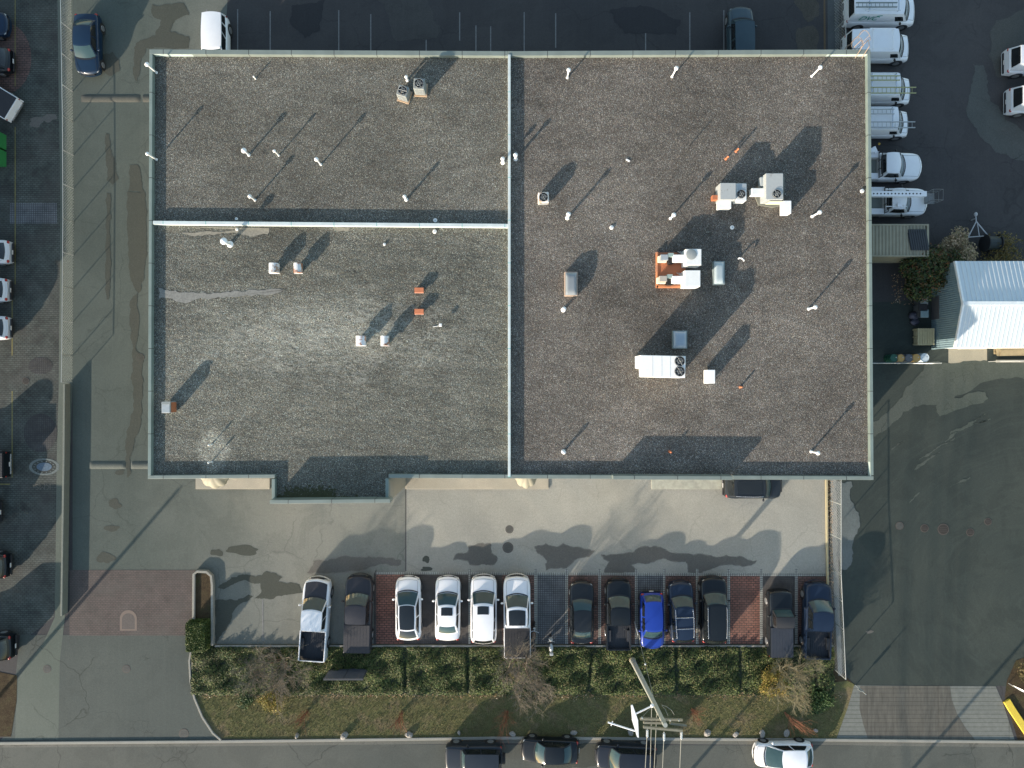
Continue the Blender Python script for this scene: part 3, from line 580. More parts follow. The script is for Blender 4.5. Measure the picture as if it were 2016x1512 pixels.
condenser(829, 178, -.06, 'grey rooftop condenser, squared up, right of the pair by the north edge', .68, .98)
tag(condenser(1069, 394, .02, 'rust edged white condenser with rounded corners and a brown fan', .68, .68, rusty('rusty_white', (.8, .76, .7), (.55, .28, .15), .52, 3), False), 'rust edged white condenser with rounded corners and a brown fan', 'air conditioner')
SC = (CAMH-ZR)/FPX
def U(px, py, zt):   # footprint point for a corner seen at height zt above the roof
    v = P(px, py, ZR+zt); return v.x, v.y
def tb(mb, x0, y0, x1, y1, zt, zb=0):   # box whose TOP face fills these photo pixels
    a = U(x0, y0, zt); b = U(x1, y1, zt); return mb.box(min(a[0], b[0]), max(a[0], b[0]), min(a[1], b[1]), max(a[1], b[1]), ZR+zb, ZR+zt)
# boxed unit
t = thing('rooftop_unit', 'boxed grey topped rooftop unit with a side fan and an orange duct', 'rooftop unit')
tb(MB(), 1418, 360, 1449, 393, 1.0, .02).build('cabinet', GRY, t, bevel=.02); tb(MB(), 1449.5, 361, 1470, 395, .8, .02).build('fan_section', RTW, t, bevel=.03)
a = U(1459, 383, .8); fan(t, a[0], a[1]+.02, ZR+.805, .27)
tb(MB(), 1415, 394, 1440, 410, .62, .1).build('intake_hood', RTW, t, bevel=.03); tb(MB(), 1403, 384, 1417, 393, .5, .1).build('duct', OXB, t)
tb(MB(), 1452, 362, 1469, 374, .815, .8).build('access_panel', GREYM, t)
# tall unit
t = thing('rooftop_unit', 'tall pale rooftop unit with one round fan on a square grey pad', 'rooftop unit')
tb(MB(), 1508, 341, 1542, 393, 1.15, .12).build('cabinet', GRY, t, bevel=.02)
a = U(1529, 382, 1.15); fan(t, a[0], a[1], ZR+1.155, .26)
tb(MB(), 1480, 370, 1508, 384, .75, .3).build('duct', RTW, t, bevel=.03); tb(MB(), 1497, 348, 1508, 366, .7, .3).build('elbow', GREYM, t, bevel=.05)
a, b = U(1484, 378, 0), U(1540, 412, 0); MB().prism([(U(1484, 384, 0)), U(1503, 350, 0), U(1544, 350, 0), U(1541, 404, 0), U(1522, 410, 0), U(1492, 404, 0)], ZR+.005, ZR+.12).build('base_pad', plain('pad_grey', (.17, .17, .14), .85), t)
louvre(t, P(1510, 0, ZR+.6).x, P(1538, 0, ZR+.6).x, P(0, 395, ZR+1.15).y+.0, ZR+.3, ZR+1.0, 16, CREAM)
t = thing('disconnect_cabinet', 'small upright white cabinet leaning beside the tall pale unit', 'cabinet')
tb(MB(), 1543, 395, 1558, 420, .75, .1).build('cabinet', WHT, t, bevel=.015)
m = MB()
for x, y in ((1544, 397), (1556, 397), (1544, 418), (1556, 418)): p = P(x, y, ZR+.4); m.tube([(p.x, p.y, ZR), (p.x, p.y, ZR+.12)], .02, 6)
m.tube([P(1533, 396, ZR+.5), P(1545, 402, ZR+.5)], .03, 6)
m.build('leg_frame', GREYM, t)
# twin units on orange platform
t = thing('equipment_platform', 'rusty orange platform under the twin white rooftop units', 'platform')
tb(MB(), 1294, 497, 1350, 564, .18, 0).build('deck', OXB, t); tb(MB(), 1292.5, 496, 1295.5, 566, .26, 0).build('kerb', rusty('orange_lip', (.55, .22, .1), (.3, .15, .1)), t); tb(MB(), 1293, 562, 1350, 566, .26, 0).build('kerb', rusty('orange_lip', (.55, .22, .1)), t)
def twin(dx, y, lab, fanpatch, tan):
    t = thing('rooftop_unit', lab, 'rooftop unit', group='twin units on the orange platform')
    tb(MB(), 1350+dx, y-5, 1381+dx, y+27, 1.25, .185).build('cabinet', RTW, t, bevel=.02)
    tb(MB(), 1326+dx, y+6, 1351+dx, y+20, .95, .4).build('supply_duct', WHT, t, bevel=.03)
    tb(MB(), 1316+dx, y+10, 1326+dx, y+24, .6, .185).build('coil_section', DARKM, t, bevel=.01)
    tb(MB(), 1316+dx, y+3, 1326.5+dx, y+10, .9, .185).build('side_panel', plain('teal_grey', (.28, .36, .33), .6), t)
    tb(MB(), 1301+dx, y+6, 1315.5+dx, y+17, .9, .185).build('return_box', tan, t, bevel=.015)
    tb(MB(), 1296+dx, y+9, 1313+dx, y+21, .5, .185).build('return_base', CREAM, t, bevel=.015)
    if fanpatch:
        a = U(1361+dx, y+6, 1.25); MB().lathe([(.33, 0), (.33, .03), (.3, .04), (.02, .05)], c=(a[0], a[1], ZR+1.251), n=24).build('fan_guard', plain('guard_grey', (.28, .3, .29), .5), t, smooth=True)
    m = MB(); p = P(1336+dx, y+2, ZR+.4)
    for k in range(3): m.tube([(p.x+k*.15, p.y+.1, ZR+.18), (p.x+k*.15, p.y, ZR+.5), (p.x+.3+k*.1, p.y-.2, ZR+.6)], .025, 6)
    m.build('refrigerant_pipes', GREYM, t)
twin(0, 495, 'twin white unit on the orange platform with a round grey fan guard, the upper one', True, GREYM); twin(-2, 537, 'twin white unit on the orange platform with a plain flat top, the lower one', False, plain('tan_panel', (.4, .36, .3), .6))
def skylight(x0, y0, x1, y1, h, lab, frame, glass):
    t = thing('skylight', lab, 'skylight'); a, b = U(x0, y0, h), U(x1, y1, h)
    tb(MB(), x0, y0, x1, y1, h-.06).build('curb', frame, t, bevel=.01)
    X0, X1, Y0, Y1 = a[0]+.05, b[0]-.05, b[1]+.05, a[1]-.05
    MB().grid(lambda u, v: (X0+(X1-X0)*u, Y0+(Y1-Y0)*v, ZR+h-.055+.16*(1-(2*u-1)**6)*(1-(2*v-1)**6)), 14, 14).build('dome', glass, t, smooth=True)
DG = plain('dome_grey', (.22, .24, .25), .22, spec=.7, var=.12, sc=2)
skylight(1112, 535, 1137, 582, .5, 'tan framed grey skylight casting a shadow, west of the platform', plain('tan_frame', (.42, .32, .25), .6), DG)
skylight(1405, 514, 1427, 560, .45, 'tall narrow frosted skylight right of the orange platform', plain('grey_frame', (.2, .24, .24), .6), plain('dome_pale', (.36, .42, .43), .22, spec=.7, var=.12, sc=2))
skylight(1325, 651, 1353, 686, .4, 'nearly square blue grey skylight above the large white unit', plain('grey_frame', (.2, .24, .24), .6), plain('dome_blue', (.3, .35, .4), .22, spec=.7, var=.12, sc=2))
# large white unit
t = thing('rooftop_unit', 'long white rooftop unit with two black fans, the largest on the roof', 'rooftop unit')
p = [U(x, y, 1.9) for x, y in ((1261, 699), (1350, 701), (1349, 744), (1270, 742), (1269, 725), (1261, 724))]
MB().prism(p, ZR+.15, ZR+1.9).build('cabinet', rusty('big_unit_white', (.85, .85, .82), (.5, .47, .42), .68, .9), t, bevel=.02)
MB().prism([(x*.999, y) for x, y in p], ZR, ZR+.149).build('base_rail', GREYM, t)
for y in (711, 731): a = U(1338, y, 1.9); fan(t, a[0], a[1], ZR+1.905, .31, 5)
m = MB()
for x in (1285, 1303, 1320): a = U(x, 701, 1.9); b = U(x, 743, 1.9); m.box(a[0]-.008, a[0]+.008, b[1], a[1], ZR+1.9, ZR+1.906)
m.build('panel_seams', GREYM, t)
t = thing('exhaust_box', 'small white exhaust box right of the long white unit', 'exhaust fan')
tb(MB(), 1393, 728, 1408, 755, 1.0, .1).build('cabinet', WHT, t, bevel=.02)
m = MB(); 
for x in (1395, 1406): p = P(x, 753, ZR+.3); m.tube([(p.x, p.y, ZR), (p.x, p.y, ZR+.3)], .025, 6); p = P(x, 731, ZR+.3); m.tube([(p.x, p.y, ZR), (p.x, p.y, ZR+.3)], .025, 6)
m.build('leg_frame', GREYM, t)
# hooded exhausts
RW = rusty('hood_rusty', (.66, .68, .68), (.3, .14, .08), .5, 1.9)
def hood(x0, y0, x1, y1, lab, mat, h=.72):
    t = thing('hooded_vent', lab, 'roof vent', group='curved hood vents with rust')
    a, b = U(x0, y0, h), U(x1, y1, h); X0, X1, Y0, Y1 = a[0], b[0], b[1], a[1]; cx = (X0+X1)/2; r = (X1-X0)/2
    m = MB(); n = 10
    pr = [(cx+r*math.cos(math.pi*i/n), ZR+h-.22+.22*math.sin(math.pi*i/n)) for i in range(n+1)]
    pr = [(X1, ZR+.3)]+pr+[(X0, ZR+.3)]; k = len(pr)
    m.add([(x, Y0, z) for x, z in pr]+[(x, Y1, z) for x, z in pr], [tuple(range(k))[::-1], tuple(range(k, 2*k))]+[(i, i+1, k+i+1, k+i) for i in range(k-1)]+[(k-1, 0, k, 2*k-1)])
    m.build('hood', mat, t, weld=True); MB().box(X0+.1, X1-.1, Y0+.1, Y1-.1, ZR, ZR+.301).build('curb', GREYM, t)
    MB().box(X0-.02, X1+.02, Y0-.03, Y0-.002, ZR+.3, ZR+.36).build('lip', WHT, t)
hood(527, 517, 546, 536, 'white hood vent with a faint rust patch, far left of the southwest roof', rusty('hood_white', (.66, .68, .68), (.3, .2, .14), .54, 2)); hood(576, 517, 592, 536, 'half rusted hood vent just right of the whiter one', RW)
hood(699, 661, 718, 680, 'white hood vent with one rust blotch on the washed gravel', rusty('hood_blot', (.7, .71, .72), (.4, .17, .08), .53, 2.3)); hood(748, 661, 764, 680, 'rust striped hood vent on the washed gravel, nearest the divider', RW)
def flatvent(x0, y0, x1, y1, lab):
    t = thing('flat_roof_vent', lab, 'roof vent', group='orange flat vents'); tb(MB(), x0, y0, x1, y1, .36, .2).build('cover', TERRA, t, bevel=.015); tb(MB(), x0+2, y0+2, x1-2, y1-2, .2, 0).build('neck', OXB, t)
    tb(MB(), x0, y1-.6, x1, y1+.8, .3, .2).build('rim', plain('pale_rim', (.65, .4, .3), .6), t)
flatvent(816, 566, 834, 576, 'orange flat topped vent, upper of the two on the southwest roof'); flatvent(816, 608, 834, 618, 'orange flat topped vent, lower of the two on the southwest roof')
t = thing('box_vent', 'grey box vent with a rusty side near the west parapet', 'roof vent')
tb(MB(), 318, 791, 334, 813, .85, .05).build('housing', GREYM, t, bevel=.015); tb(MB(), 334.2, 792, 338, 812, .7, .1).build('side_panel', OXB, t); tb(MB(), 319, 791, 335, 796, .9, .85).build('flange', ACG, t)
# access ladder hoop at the northeast corner
t = thing('roof_ladder', 'caged access ladder with bronze hoops rising over the north edge', 'ladder')
m = MB(); q0 = P(1682, 104, ZT); yy = yN+.25
for dx in (0, .42): m.tube([(q0.x+dx, yy, .3), (q0.x+dx, yy, ZT+.9), (q0.x+dx, yy-.45, ZT+1.0), (q0.x+dx, yy-.75, ZT+.1)], .025, 6)
m.build('rail', plain('bronze', (.34, .26, .2), .5, .2), t)
m = MB(); [m.tube([(q0.x, yy, .5+.3*i), (q0.x+.42, yy, .5+.3*i)], .014, 5) for i in range(22)]; m.build('rung', plain('bronze', (.34, .26, .2)), t)
m = MB()
for z in (3, 4, 5, 6, 7, 7.8): m.tube([(q0.x+.21+.38*math.cos(a), yy+.02+.62*math.sin(a), z) for a in [math.pi*i/10 for i in range(11)]], .018, 5)
for a in (.5, 1.57, 2.64): m.tube([(q0.x+.21+.38*math.cos(a), yy+.02+.62*math.sin(a), z) for z in (3, 7.8)], .014, 5)
m.build('cage', plain('bronze', (.34, .26, .2)), t)
# ---------------- vehicles ----------------
GL = NT('vehicle_glass'); f = GL.noise(1.3, 3); GLASS = GL.fin(GL.mix(f, (.02, .045, .05), (.045, .085, .092)), .08, spec=.45)
GL2 = NT('dark_side_glass'); GLASS2 = GL2.fin(GL2.mix(GL2.noise(2), (.008, .01, .012), (.016, .02, .022)), .05, spec=.6)
TYRE = plain('tyre_rubber', (.018, .018, .019), .75); RIM = plain('alloy_rim', (.4, .41, .42), .3, .7); PLAST = plain('black_trim', (.02, .021, .023), .5)
HL = plain('headlamp', (.3, .32, .32), .12, spec=.8); TL = plain('tail_lamp', (.32, .02, .015), .25, spec=.7); LINER = plain('bed_liner', (.025, .028, .034), .7, bump=.5); CHR = plain('chrome', (.65, .67, .68), .2, .8)
WHITE = paint('white_paint', (.78, .79, .8)); PLATE = plain('licence_plate', (.6, .6, .58), .5)
def pw(t, pts):
    for (a, y0), (b, y1) in zip(pts, pts[1:]):
        if t <= b: 
            u = (t-a)/(b-a) if b > a else 0; return y0+(y1-y0)*u
    return pts[-1][1]
ST = {  # cowl, roof front, roof rear, rear base, belt, deck profile (t,z frac of H), belt half-width, roof half-width
 'sedan': (.27, .42, .71, .86, .64, [(0, .42), (.02, .5), (.27, .63), (.86, .68), (.97, .66), (1, .5)], .90, .70),
 'coupe': (.24, .42, .78, .95, .64, [(0, .38), (.03, .48), (.24, .62), (.9, .68), (.97, .66), (1, .5)], .90, .66),
 'suv': (.25, .38, .88, .965, .6, [(0, .42), (.02, .52), (.25, .61), (.96, .62), (1, .5)], .91, .76),
 'hatch': (.22, .38, .84, .955, .62, [(0, .4), (.03, .5), (.22, .62), (.95, .63), (1, .5)], .9, .74),
 'pickup': (.25, .36, .585, .625, .6, [(0, .42), (.015, .54), (.25, .61), (1, .6)], .9, .74),
 'regcab': (.27, .36, .5, .525, .6, [(0, .42), (.015, .54), (.27, .61), (1, .6)], .9, .74),
 'van': (.17, .30, .985, .995, .52, [(0, .36), (.03, .46), (.17, .54), (1, .54)], .96, .86),
 'jeep': (.30, .37, .95, .985, .58, [(0, .5), (.02, .56), (.30, .6), (1, .58)], .84, .80),
 'jeeptruck': (.27, .34, .5, .53, .58, [(0, .5), (.02, .56), (.27, .6), (1, .58)], .8, .76),
}
def car(name, lab, cat, px, py, head, L, W, H, style, pm, group=None, roof=None, hood=None, sunroof=None, rails=None, bars=0, bed=None, zc=.9, wheels=True, glassroof=False, mir=True, sideglass=True, redside=False, rimm=RIM, prop=None, rearglass=True, spare=False):
    t = thing(name, lab, cat, (P(px, py, zc).x, P(px, py, zc).y, .016), R(head), group)
    cw, rf, rr, rbs, belt, prof, wbf, wrf = prop or ST[style]; X = lambda u: L/2-u*L
    hw = W/2; zb = belt*H; bedstyle = style in ('pickup', 'regcab', 'jeeptruck'); t1 = rbs+.004 if bedstyle else 1
    def hwid(u):
        k = .13 if style not in ('van', 'jeep', 'jeeptruck') else .08
        r = 1-k*max(0, 1-u/.13)**2
        if not bedstyle: r -= k*.85*max(0, (u-.87)/.13)**2
        return hw*r
    bowf = .055*L if style not in ('van', 'jeep', 'jeeptruck') else .02*L; bowr = .035*L if style not in ('van', 'jeep') else .005*L
    sec = [(0, .03, 0), (.4, .027, 0), (.7, .012, 0), (.86, -.015, 0), (.94, -.05, 0), (.985, -.13, 0), (1.0, 0, .58), (.995, 0, .42), (.97, 0, .3), (.9, 0, .2)]
    us = [0, .012, .03, .06, .1, .15, .2, cw, .34, .42, .5, .55, rbs if bedstyle else .6] + ([] if bedstyle else [.7, .78, .85, .9, .94, .97, .988, 1])
    us = sorted(set(u for u in us if u <= t1)); us[-1] = t1
    rows = []
    for u in us:
        d = pw(u, prof)*H; w_ = hwid(u); row = []
        for yf, dz, az in sec: row.append((yf*w_, (d+dz) if not az else (az*H*.62 if az > .5 else az)))
        full = [(-y, z) for y, z in row[::-1][:-1]] + row
        r2 = []
        for y, z in full:
            x = X(u) - bowf*(y/hw)**2*max(0, 1-u/.22)**1.5
            if not bedstyle: x += bowr*(y/hw)**2*max(0, (u-.85)/.15)**1.5
            if z < .5*H*.62 and u < .02: x -= .03
            r2.append((x, y, z))
        rows.append(r2)
    m = MB(); k = len(rows[0])
    m.add([p for r in rows for p in r], [(i*k+j, (i+1)*k+j, (i+1)*k+j+1, i*k+j+1) for i in range(len(rows)-1) for j in range(k-1)] + [((i+1)*k-1+0*i, i*k, (i+1)*k, (i+2)*k-1)[::-1] for i in range(len(rows)-1)] + [tuple(range(k)), tuple(range((len(rows)-1)*k, len(rows)*k))[::-1]])
    m.build('body', pm, t, smooth=True, weld=True)
    if hood:  # differently coloured hood skin
        MB().grid(lambda u, v: (X(.03+.205*u*cw/.25) - bowf*((2*v-1)*.8)**2*max(0, 1-(.03+.2*u)/.22)**1.5, (2*v-1)*hw*.8, pw(.03+.205*u*cw/.25, prof)*H+.034-.012*abs(2*v-1)**3), 8, 8, flip=True).build('hood', hood, t, smooth=True)
    # greenhouse surfaces
    wb_, wr_ = hw*wbf, hw*wrf; bf = .035*L if style not in ('jeep', 'jeeptruck') else .006*L; br = .03*L if style in ('sedan', 'coupe', 'hatch', 'suv') else .006*L; zr = H-.05
    zbf = pw(cw, prof)*H-.02; zbr = (pw(rbs, prof)*H if not bedstyle else zb)-.02
    def F(u, v): c = 1-u*u; return Vector((X(cw)+bf*c+(X(rf)-X(cw))*v - bf*.35*c*v, u*(wb_*.97+(wr_-wb_*.97)*v), zbf+(zr-zbf)*v+.02*c*v + .05*math.sin(math.pi*v)*.6))
    def B(u, v): c = 1-u*u; return Vector((X(rbs)-br*c+(X(rr)-X(rbs))*v + br*.4*c*v, u*(wb_*.93+(wr_*.96-wb_*.93)*v), zbr+(zr-.02-zbr)*v+.02*c*v + .03*math.sin(math.pi*v)))
    def SD_(sgn):
        def f(u, v):
            a, b = F(sgn, v), B(sgn, v); p = a.lerp(b, u); bul = math.sin(math.pi*u)*.035; p.y += sgn*bul*(1 - .2*v); p.z += math.sin(math.pi*u)*(.015*v) + math.sin(math.pi*v)*.02; return p
        return f
    def T(u, v): a, b = F(v, 1), B(v, 1); p = a.lerp(b, u); p.y += v*math.sin(math.pi*u)*.028; p.z += .035*math.sin(math.pi*u)*(1-.6*v*v)+.015*math.sin(math.pi*u); return p
    c = MB(); c.grid(F, 16, 10, -1, 1); c.grid(B, 16, 10, -1, 1, flip=True); c.grid(T, 16, 16, 0, 1, -1, 1, flip=True)
    for sgn in (1, -1): c.grid(SD_(sgn), 16, 10, flip=sgn < 0)
    c.build('cabin', roof or pm, t, smooth=True, weld=True)
    def patch(nm, fn, u0, u1, v0, v1, mat, nu=16, nv=10, off=.016, par=t, ref=None):
        ce = Vector((X((rf+rr)/2), 0, zb*.6))
        def g(u, v):
            p = fn(u, v); e = .01; n = (fn(u+e, v)-p).cross(fn(u, v+e)-p); n.normalize()
            if n.dot(p-ce) < 0: n = -n
            return p+n*off
        return MB().grid(g, nu, nv, u0, u1, v0, v1).build(nm, mat, par, smooth=True)
    patch('windshield', F, -.93, .93, .04, .94, GLASS)
    if rearglass: patch('rear_window', B, -.86, .86, .18 if style not in ('pickup', 'regcab', 'jeeptruck') else .25, .93, GLASS if style == 'sedan' else GLASS2)
    if sideglass:
        for sgn in (1, -1):
            if style == 'van': patch('side_window', SD_(sgn), .04, .19, .12, .62, GLASS2)
            elif bedstyle and style != 'pickup': patch('side_window', SD_(sgn), .12, .85, .12, .88, GLASS2)
            else:
                patch('side_window', SD_(sgn), .07, .46, .12, .9, GLASS2); patch('side_window', SD_(sgn), .5, .9 if style != 'suv' else .72, .12, .88, GLASS2)
                if style == 'suv': patch('side_window', SD_(sgn), .76, .95, .2, .86, GLASS2)
    if glassroof: patch('glass_roof', T, .0, .97, -.86, .86, glassroof if not isinstance(glassroof, bool) else GLASS2)
    if sunroof: patch('sunroof', T, sunroof[0], sunroof[1], -sunroof[2], sunroof[2], GLASS2)
    if rails:
        for sgn in (1, -1):
            pts = [T(u, sgn*.93)+Vector((0, 0, .05 if .06 < u < .96 else .0)) for u in [.05, .09, .2, .35, .5, .65, .8, .92, .96]]; MB().tube(pts, .022, 6).build('roof_rail', rails, t, smooth=True)
        for i in range(bars):
            u = .3+.36*i if bars < 3 else .12+.34*i; a, b = T(u, .93), T(u, -.93); MB().tube([a+Vector((0, 0, .055)), (a+b)/2+Vector((0, 0, .08)), b+Vector((0, 0, .055))], .024, 6).build('crossbar', rails, t)
    gp = MB()
    for sgn in (1, -1): gp.grid(lambda u, v: (X(.04+(cw-.045)*u)-bowf*(.76)**2*max(0, 1-(.04+(cw-.045)*u)/.22)**1.5, sgn*(hw*.76-.008+.016*v), pw(.04+(cw-.045)*u, prof)*H+.014+.004), 8, 1, flip=sgn < 0)
    gp.grid(lambda u, v: (X(.035)-bowf*((2*v-1)*.76)**2*.77-.008+.016*u, (2*v-1)*hw*.76, pw(.035, prof)*H+.036-.018*abs(2*v-1)**2), 1, 8)
    gp.build('hood_seam', PLAST, t)
    # cowl, lamps, grille, bumpers, mirrors, plates
    MB().grid(lambda u, v: (X(cw)+bf*(1-(2*v-1)**2)+.02+.08*u, (2*v-1)*wb_*.9, pw(cw-.01, prof)*H+.036-.01*u), 1, 8, flip=True).build('wiper_cowl', PLAST, t)
    zl = pw(.02, prof)*H*.88
    for sgn in (1, -1):
        xl = X(.03)-bowf*.66*(.85 if u else 1); MB().ell((xl+.0, sgn*hwid(.03)*.84, zl+.0), (.15, .09, .05), 6, 10, rot=-sgn*.6).build('headlight', HL, t, smooth=True)
        xt = X(.988)+bowr*.6 if not bedstyle else X(1)+.05
        (MB().ell((xt, sgn*(hwid(.985)*.86 if not bedstyle else hw*.93), (pw(.97, prof)*H*.86 if not bedstyle else .82)), (.09, .13 if not bedstyle else .05, .1), 6, 10)).build('taillight', TL, t, smooth=True)
        if mir:
            mm = MB().ell((X(cw)-.42, sgn*(hw+.09), zb+.06), (.08, .11, .075), 6, 10); mm.tube([(X(cw)-.4, sgn*hw*.9, zb), (X(cw)-.42, sgn*(hw+.03), zb+.04)], .025, 5); mm.build('mirror', pm if style not in ('van', 'regcab', 'jeep') else PLAST, t, smooth=True)
    MB().box(X(0)-.06, X(0)+.012, -hw*.5, hw*.5, zl-.16, zl-.02).build('grille', PLAST, t, bevel=.02)
    b = MB(); b.grid(lambda u, v: (X(0)+.03-bowf*((2*v-1)*.9)**2*1.0-.0, (2*v-1)*hw*.84, .28+.22*u), 1, 10); b.build('front_bumper', pm if style not in ('regcab', 'van', 'jeep') else PLAST, t)
    MB().box(X(1)-.03-(.02 if bedstyle else 0), X(1)+.06, -hw*.8, hw*.8, .3, .48).build('rear_bumper', PLAST if style != 'pickup' else CHR, t, bevel=.03)
    MB().box(X(1)-.055, X(1)-.03, -.16, .16, .5, .6).build('licence_plate', PLATE, t)
    if wheels:
        wr = .33 if style in ('sedan', 'hatch', 'coupe') else .38; 
        for u in (.185 if style != 'van' else .16, .8):
            for sgn in (1, -1):
                x, y = X(u), sgn*(hw-.1)
                w0 = MB().lathe([(wr*.6, -.11), (wr*.95, -.115), (wr, -.08), (wr, .08), (wr*.95, .115), (wr*.6, .11)], c=(x, y, wr-.012), n=20, axis='Y').build('wheel', TYRE, t, smooth=True)
                MB().lathe([(wr*.62, 0), (wr*.6, .012), (wr*.5, .006), (wr*.16, .016), (.02, .02)] if sgn > 0 else [(.02, -.02), (wr*.16, -.016), (wr*.5, -.006), (wr*.6, -.012), (wr*.62, 0)], c=(x, y+sgn*.112, wr-.012), n=20, axis='Y').build('rim', rimm, w0, smooth=True)
                if not (bedstyle and u > .5): MB().lathe([(wr*1.14, -.02), (wr*1.14, .006)], c=(x, sgn*(hwid(u)*.998), wr), n=22, axis='Y').build('wheel_arch', PLAST, t)
    if bedstyle and bed:
        xa, xb = X(t1), X(1); zf, zw = .62*H*.62+.12, .6*H+(.02 if style != 'jeeptruck' else 0); th = .1
        o = MB(); r_ = hw*.985
        o.box(xb, xa, -r_, -r_+th, .34, zw); o.box(xb, xa, r_-th, r_, .34, zw); o.box(xa-.07, xa-.002, -r_+th, r_-th, zf, zw-.01); o.build('bed_wall', pm, t, bevel=.035)
        MB().box(xb-.03, xb+.05, -r_+th+.002, r_-th-.002, .45, zw-.012).build('tailgate', pm, t, bevel=.02)
        MB().box(xb+.052, xa-.072, -r_+th+.002, r_-th-.002, .42, zf).build('bed_floor', LINER, t)
        if bed == 'open':
            li = MB(); a, b_ = xb+.055, xa-.075; y = r_-th-.004
            li.box(a, b_, -y, -y+.02, zf, zw-.03); li.box(a, b_, y-.02, y, zf, zw-.03); li.box(a, a+.02, -y+.02, y-.02, zf, zw-.03); li.box(b_-.02, b_, -y+.02, y-.02, zf, zw-.03)
            xm = X(.8); li.box(xm-.4, xm+.4, -y, -y+.2, zf, zf+.22); li.box(xm-.4, xm+.4, y-.2, y, zf, zf+.22)
            for i in range(9): li.box(a, b_, -y+.25+i*(2*y-.5)/8-.02, -y+.25+i*(2*y-.5)/8+.02, zf, zf+.015)
            li.build('bed_lining', LINER, t)
        else:
            co_ = bed if not isinstance(bed, str) else plain('tonneau_vinyl', (.02, .021, .025), .65)
            q_ = MB().box(xb+.02, xa-.04, -r_+.06, r_-.06, zw, zw+.04); 
            for i in range(7): y = (i-3)*.22; q_.box(xb+.06, xa-.08, y-.012, y+.012, zw+.04, zw+.048)
            q_.build('tonneau_cover', co_, t, bevel=.015)
        for x_ in (X(.8),):
            for sgn in (1, -1): MB().lathe([(wr*1.14, -.012), (wr*1.14, .006)], c=(x_, sgn*r_, wr), n=22, axis='Y').build('wheel_arch', PLAST, t)
    if spare:
        w0 = MB().lathe([(.2, -.1), (.36, -.11), (.38, -.06), (.38, .06), (.36, .11), (.2, .1)], c=(X(1)-.16, 0, .95), n=20, axis='X').build('spare_wheel', TYRE, t, smooth=True)
    t['dims'] = (L, W, H); return t
DKG = paint('charcoal_paint', (.028, .028, .033)); BLKP = paint('black_paint', (.006, .009, .012)); NAVY = paint('navy_paint', (.01, .02, .042)); BROWNK = paint('smoke_paint', (.016, .019, .022))
BLUE = paint('bright_blue_paint', (.01, .038, .26)); DKB = paint('deep_blue_paint', (.006, .02, .045)); SLATE = paint('slate_paint', (.03, .055, .07))
PK = 'vehicles parked in the front bays'
car('pickup_truck', 'white pickup with a black hood and open black bed, leftmost in the front row', 'pickup truck', 620, 1219, 86.2, 5.9, 1.95, 1.9, 'pickup', WHITE, PK, hood=paint('matte_black', (.03, .03, .035), rough=.5), bed='open', sunroof=None)
car('pickup_truck', 'charcoal pickup with a covered bed beside the red paver bay', 'pickup truck', 705, 1208, 88.8, 5.5, 1.95, 1.85, 'pickup', DKG, PK, bed=plain('charcoal_tonneau', (.03, .03, .034), .6))
car('car', 'white car with one long black glass roof in the front row', 'car', 803, 1200, 90.5, 4.55, 1.84, 1.45, 'coupe', WHITE, PK, glassroof=True)
car('car', 'white sedan with a small square sunroof between two white cars', 'car', 881, 1200, 89.7, 4.6, 1.82, 1.43, 'sedan', WHITE, PK, sunroof=(.1, .48, .62))
car('sport_utility_vehicle', 'white sport utility vehicle with a small sunroof near its windshield', 'car', 952, 1201, 90, 4.85, 1.9, 1.7, 'suv', WHITE, PK, sunroof=(.06, .28, .55))
car('pickup_truck', 'white pickup with a panoramic roof and black bed cover, a twiggy tree over its tail', 'pickup truck', 1018, 1213, 90.5, 5.8, 1.95, 1.9, 'pickup', WHITE, PK, sunroof=(.12, .88, .8), bed='cover')
car('car', 'black sedan with pale roof edges right of the empty grey bay', 'car', 1146, 1208, 90, 4.45, 1.72, 1.42, 'sedan', BROWNK, PK, prop=(.29, .44, .74, .88, .64, ST['sedan'][5], .90, .72))
car('pickup_truck', 'black pickup with an open dark bed next to the blue car', 'pickup truck', 1218, 1210, 90, 5.0, 1.8, 1.75, 'pickup', BLKP, PK, bed='open', prop=(.25, .37, .60, .63, .6, ST['pickup'][5], .9, .74))
car('car', 'small bright blue car parked nose to the hedge', 'car', 1285, 1224, 271, 4.1, 1.7, 1.45, 'sedan', BLUE, PK, prop=(.25, .39, .87, .965, .64, [(0, .4), (.03, .5), (.25, .62), (.95, .64), (1, .5)], .9, .72))
car('sport_utility_vehicle', 'navy sport utility vehicle with silver rails and two crossbars, right of the blue car', 'car', 1343, 1206, 92.5, 4.35, 1.75, 1.62, 'suv', NAVY, PK, rails=CHR, bars=2)
car('sport_utility_vehicle', 'black sport utility vehicle with two long silver roof rails and no crossbars', 'car', 1406, 1202, 90.5, 4.75, 1.88, 1.72, 'suv', BLKP, PK, rails=CHR)
jt = car('pickup_truck', 'boxy black off road pickup with a ribbed bed cover and wide tyres', 'pickup truck', 1537, 1228, 90.5, 4.7, 1.7, 1.85, 'jeeptruck', BLKP, PK, roof=plain('soft_top', (.02, .022, .026), .7), bed=plain('blue_black_cover', (.03, .037, .05), .6), prop=(.27, .34, .5, .53, .58, ST['jeeptruck'][5], .8, .76))
car('pickup_truck', 'dark navy pickup with an open bed, rightmost in the front row by the fence', 'pickup truck', 1610, 1221, 88.5, 5.45, 1.9, 1.85, 'pickup', NAVY, PK, bed='open')
car('sport_utility_vehicle', 'dark sport utility vehicle with silver rails half under the south roof edge', 'car', 1484, 957, 0, 4.15, 1.8, 1.7, 'suv', paint('teal_black', (.015, .02, .026)), None, rails=CHR, sunroof=(.1, .9, .7))
SG = 'cars parked along the street'
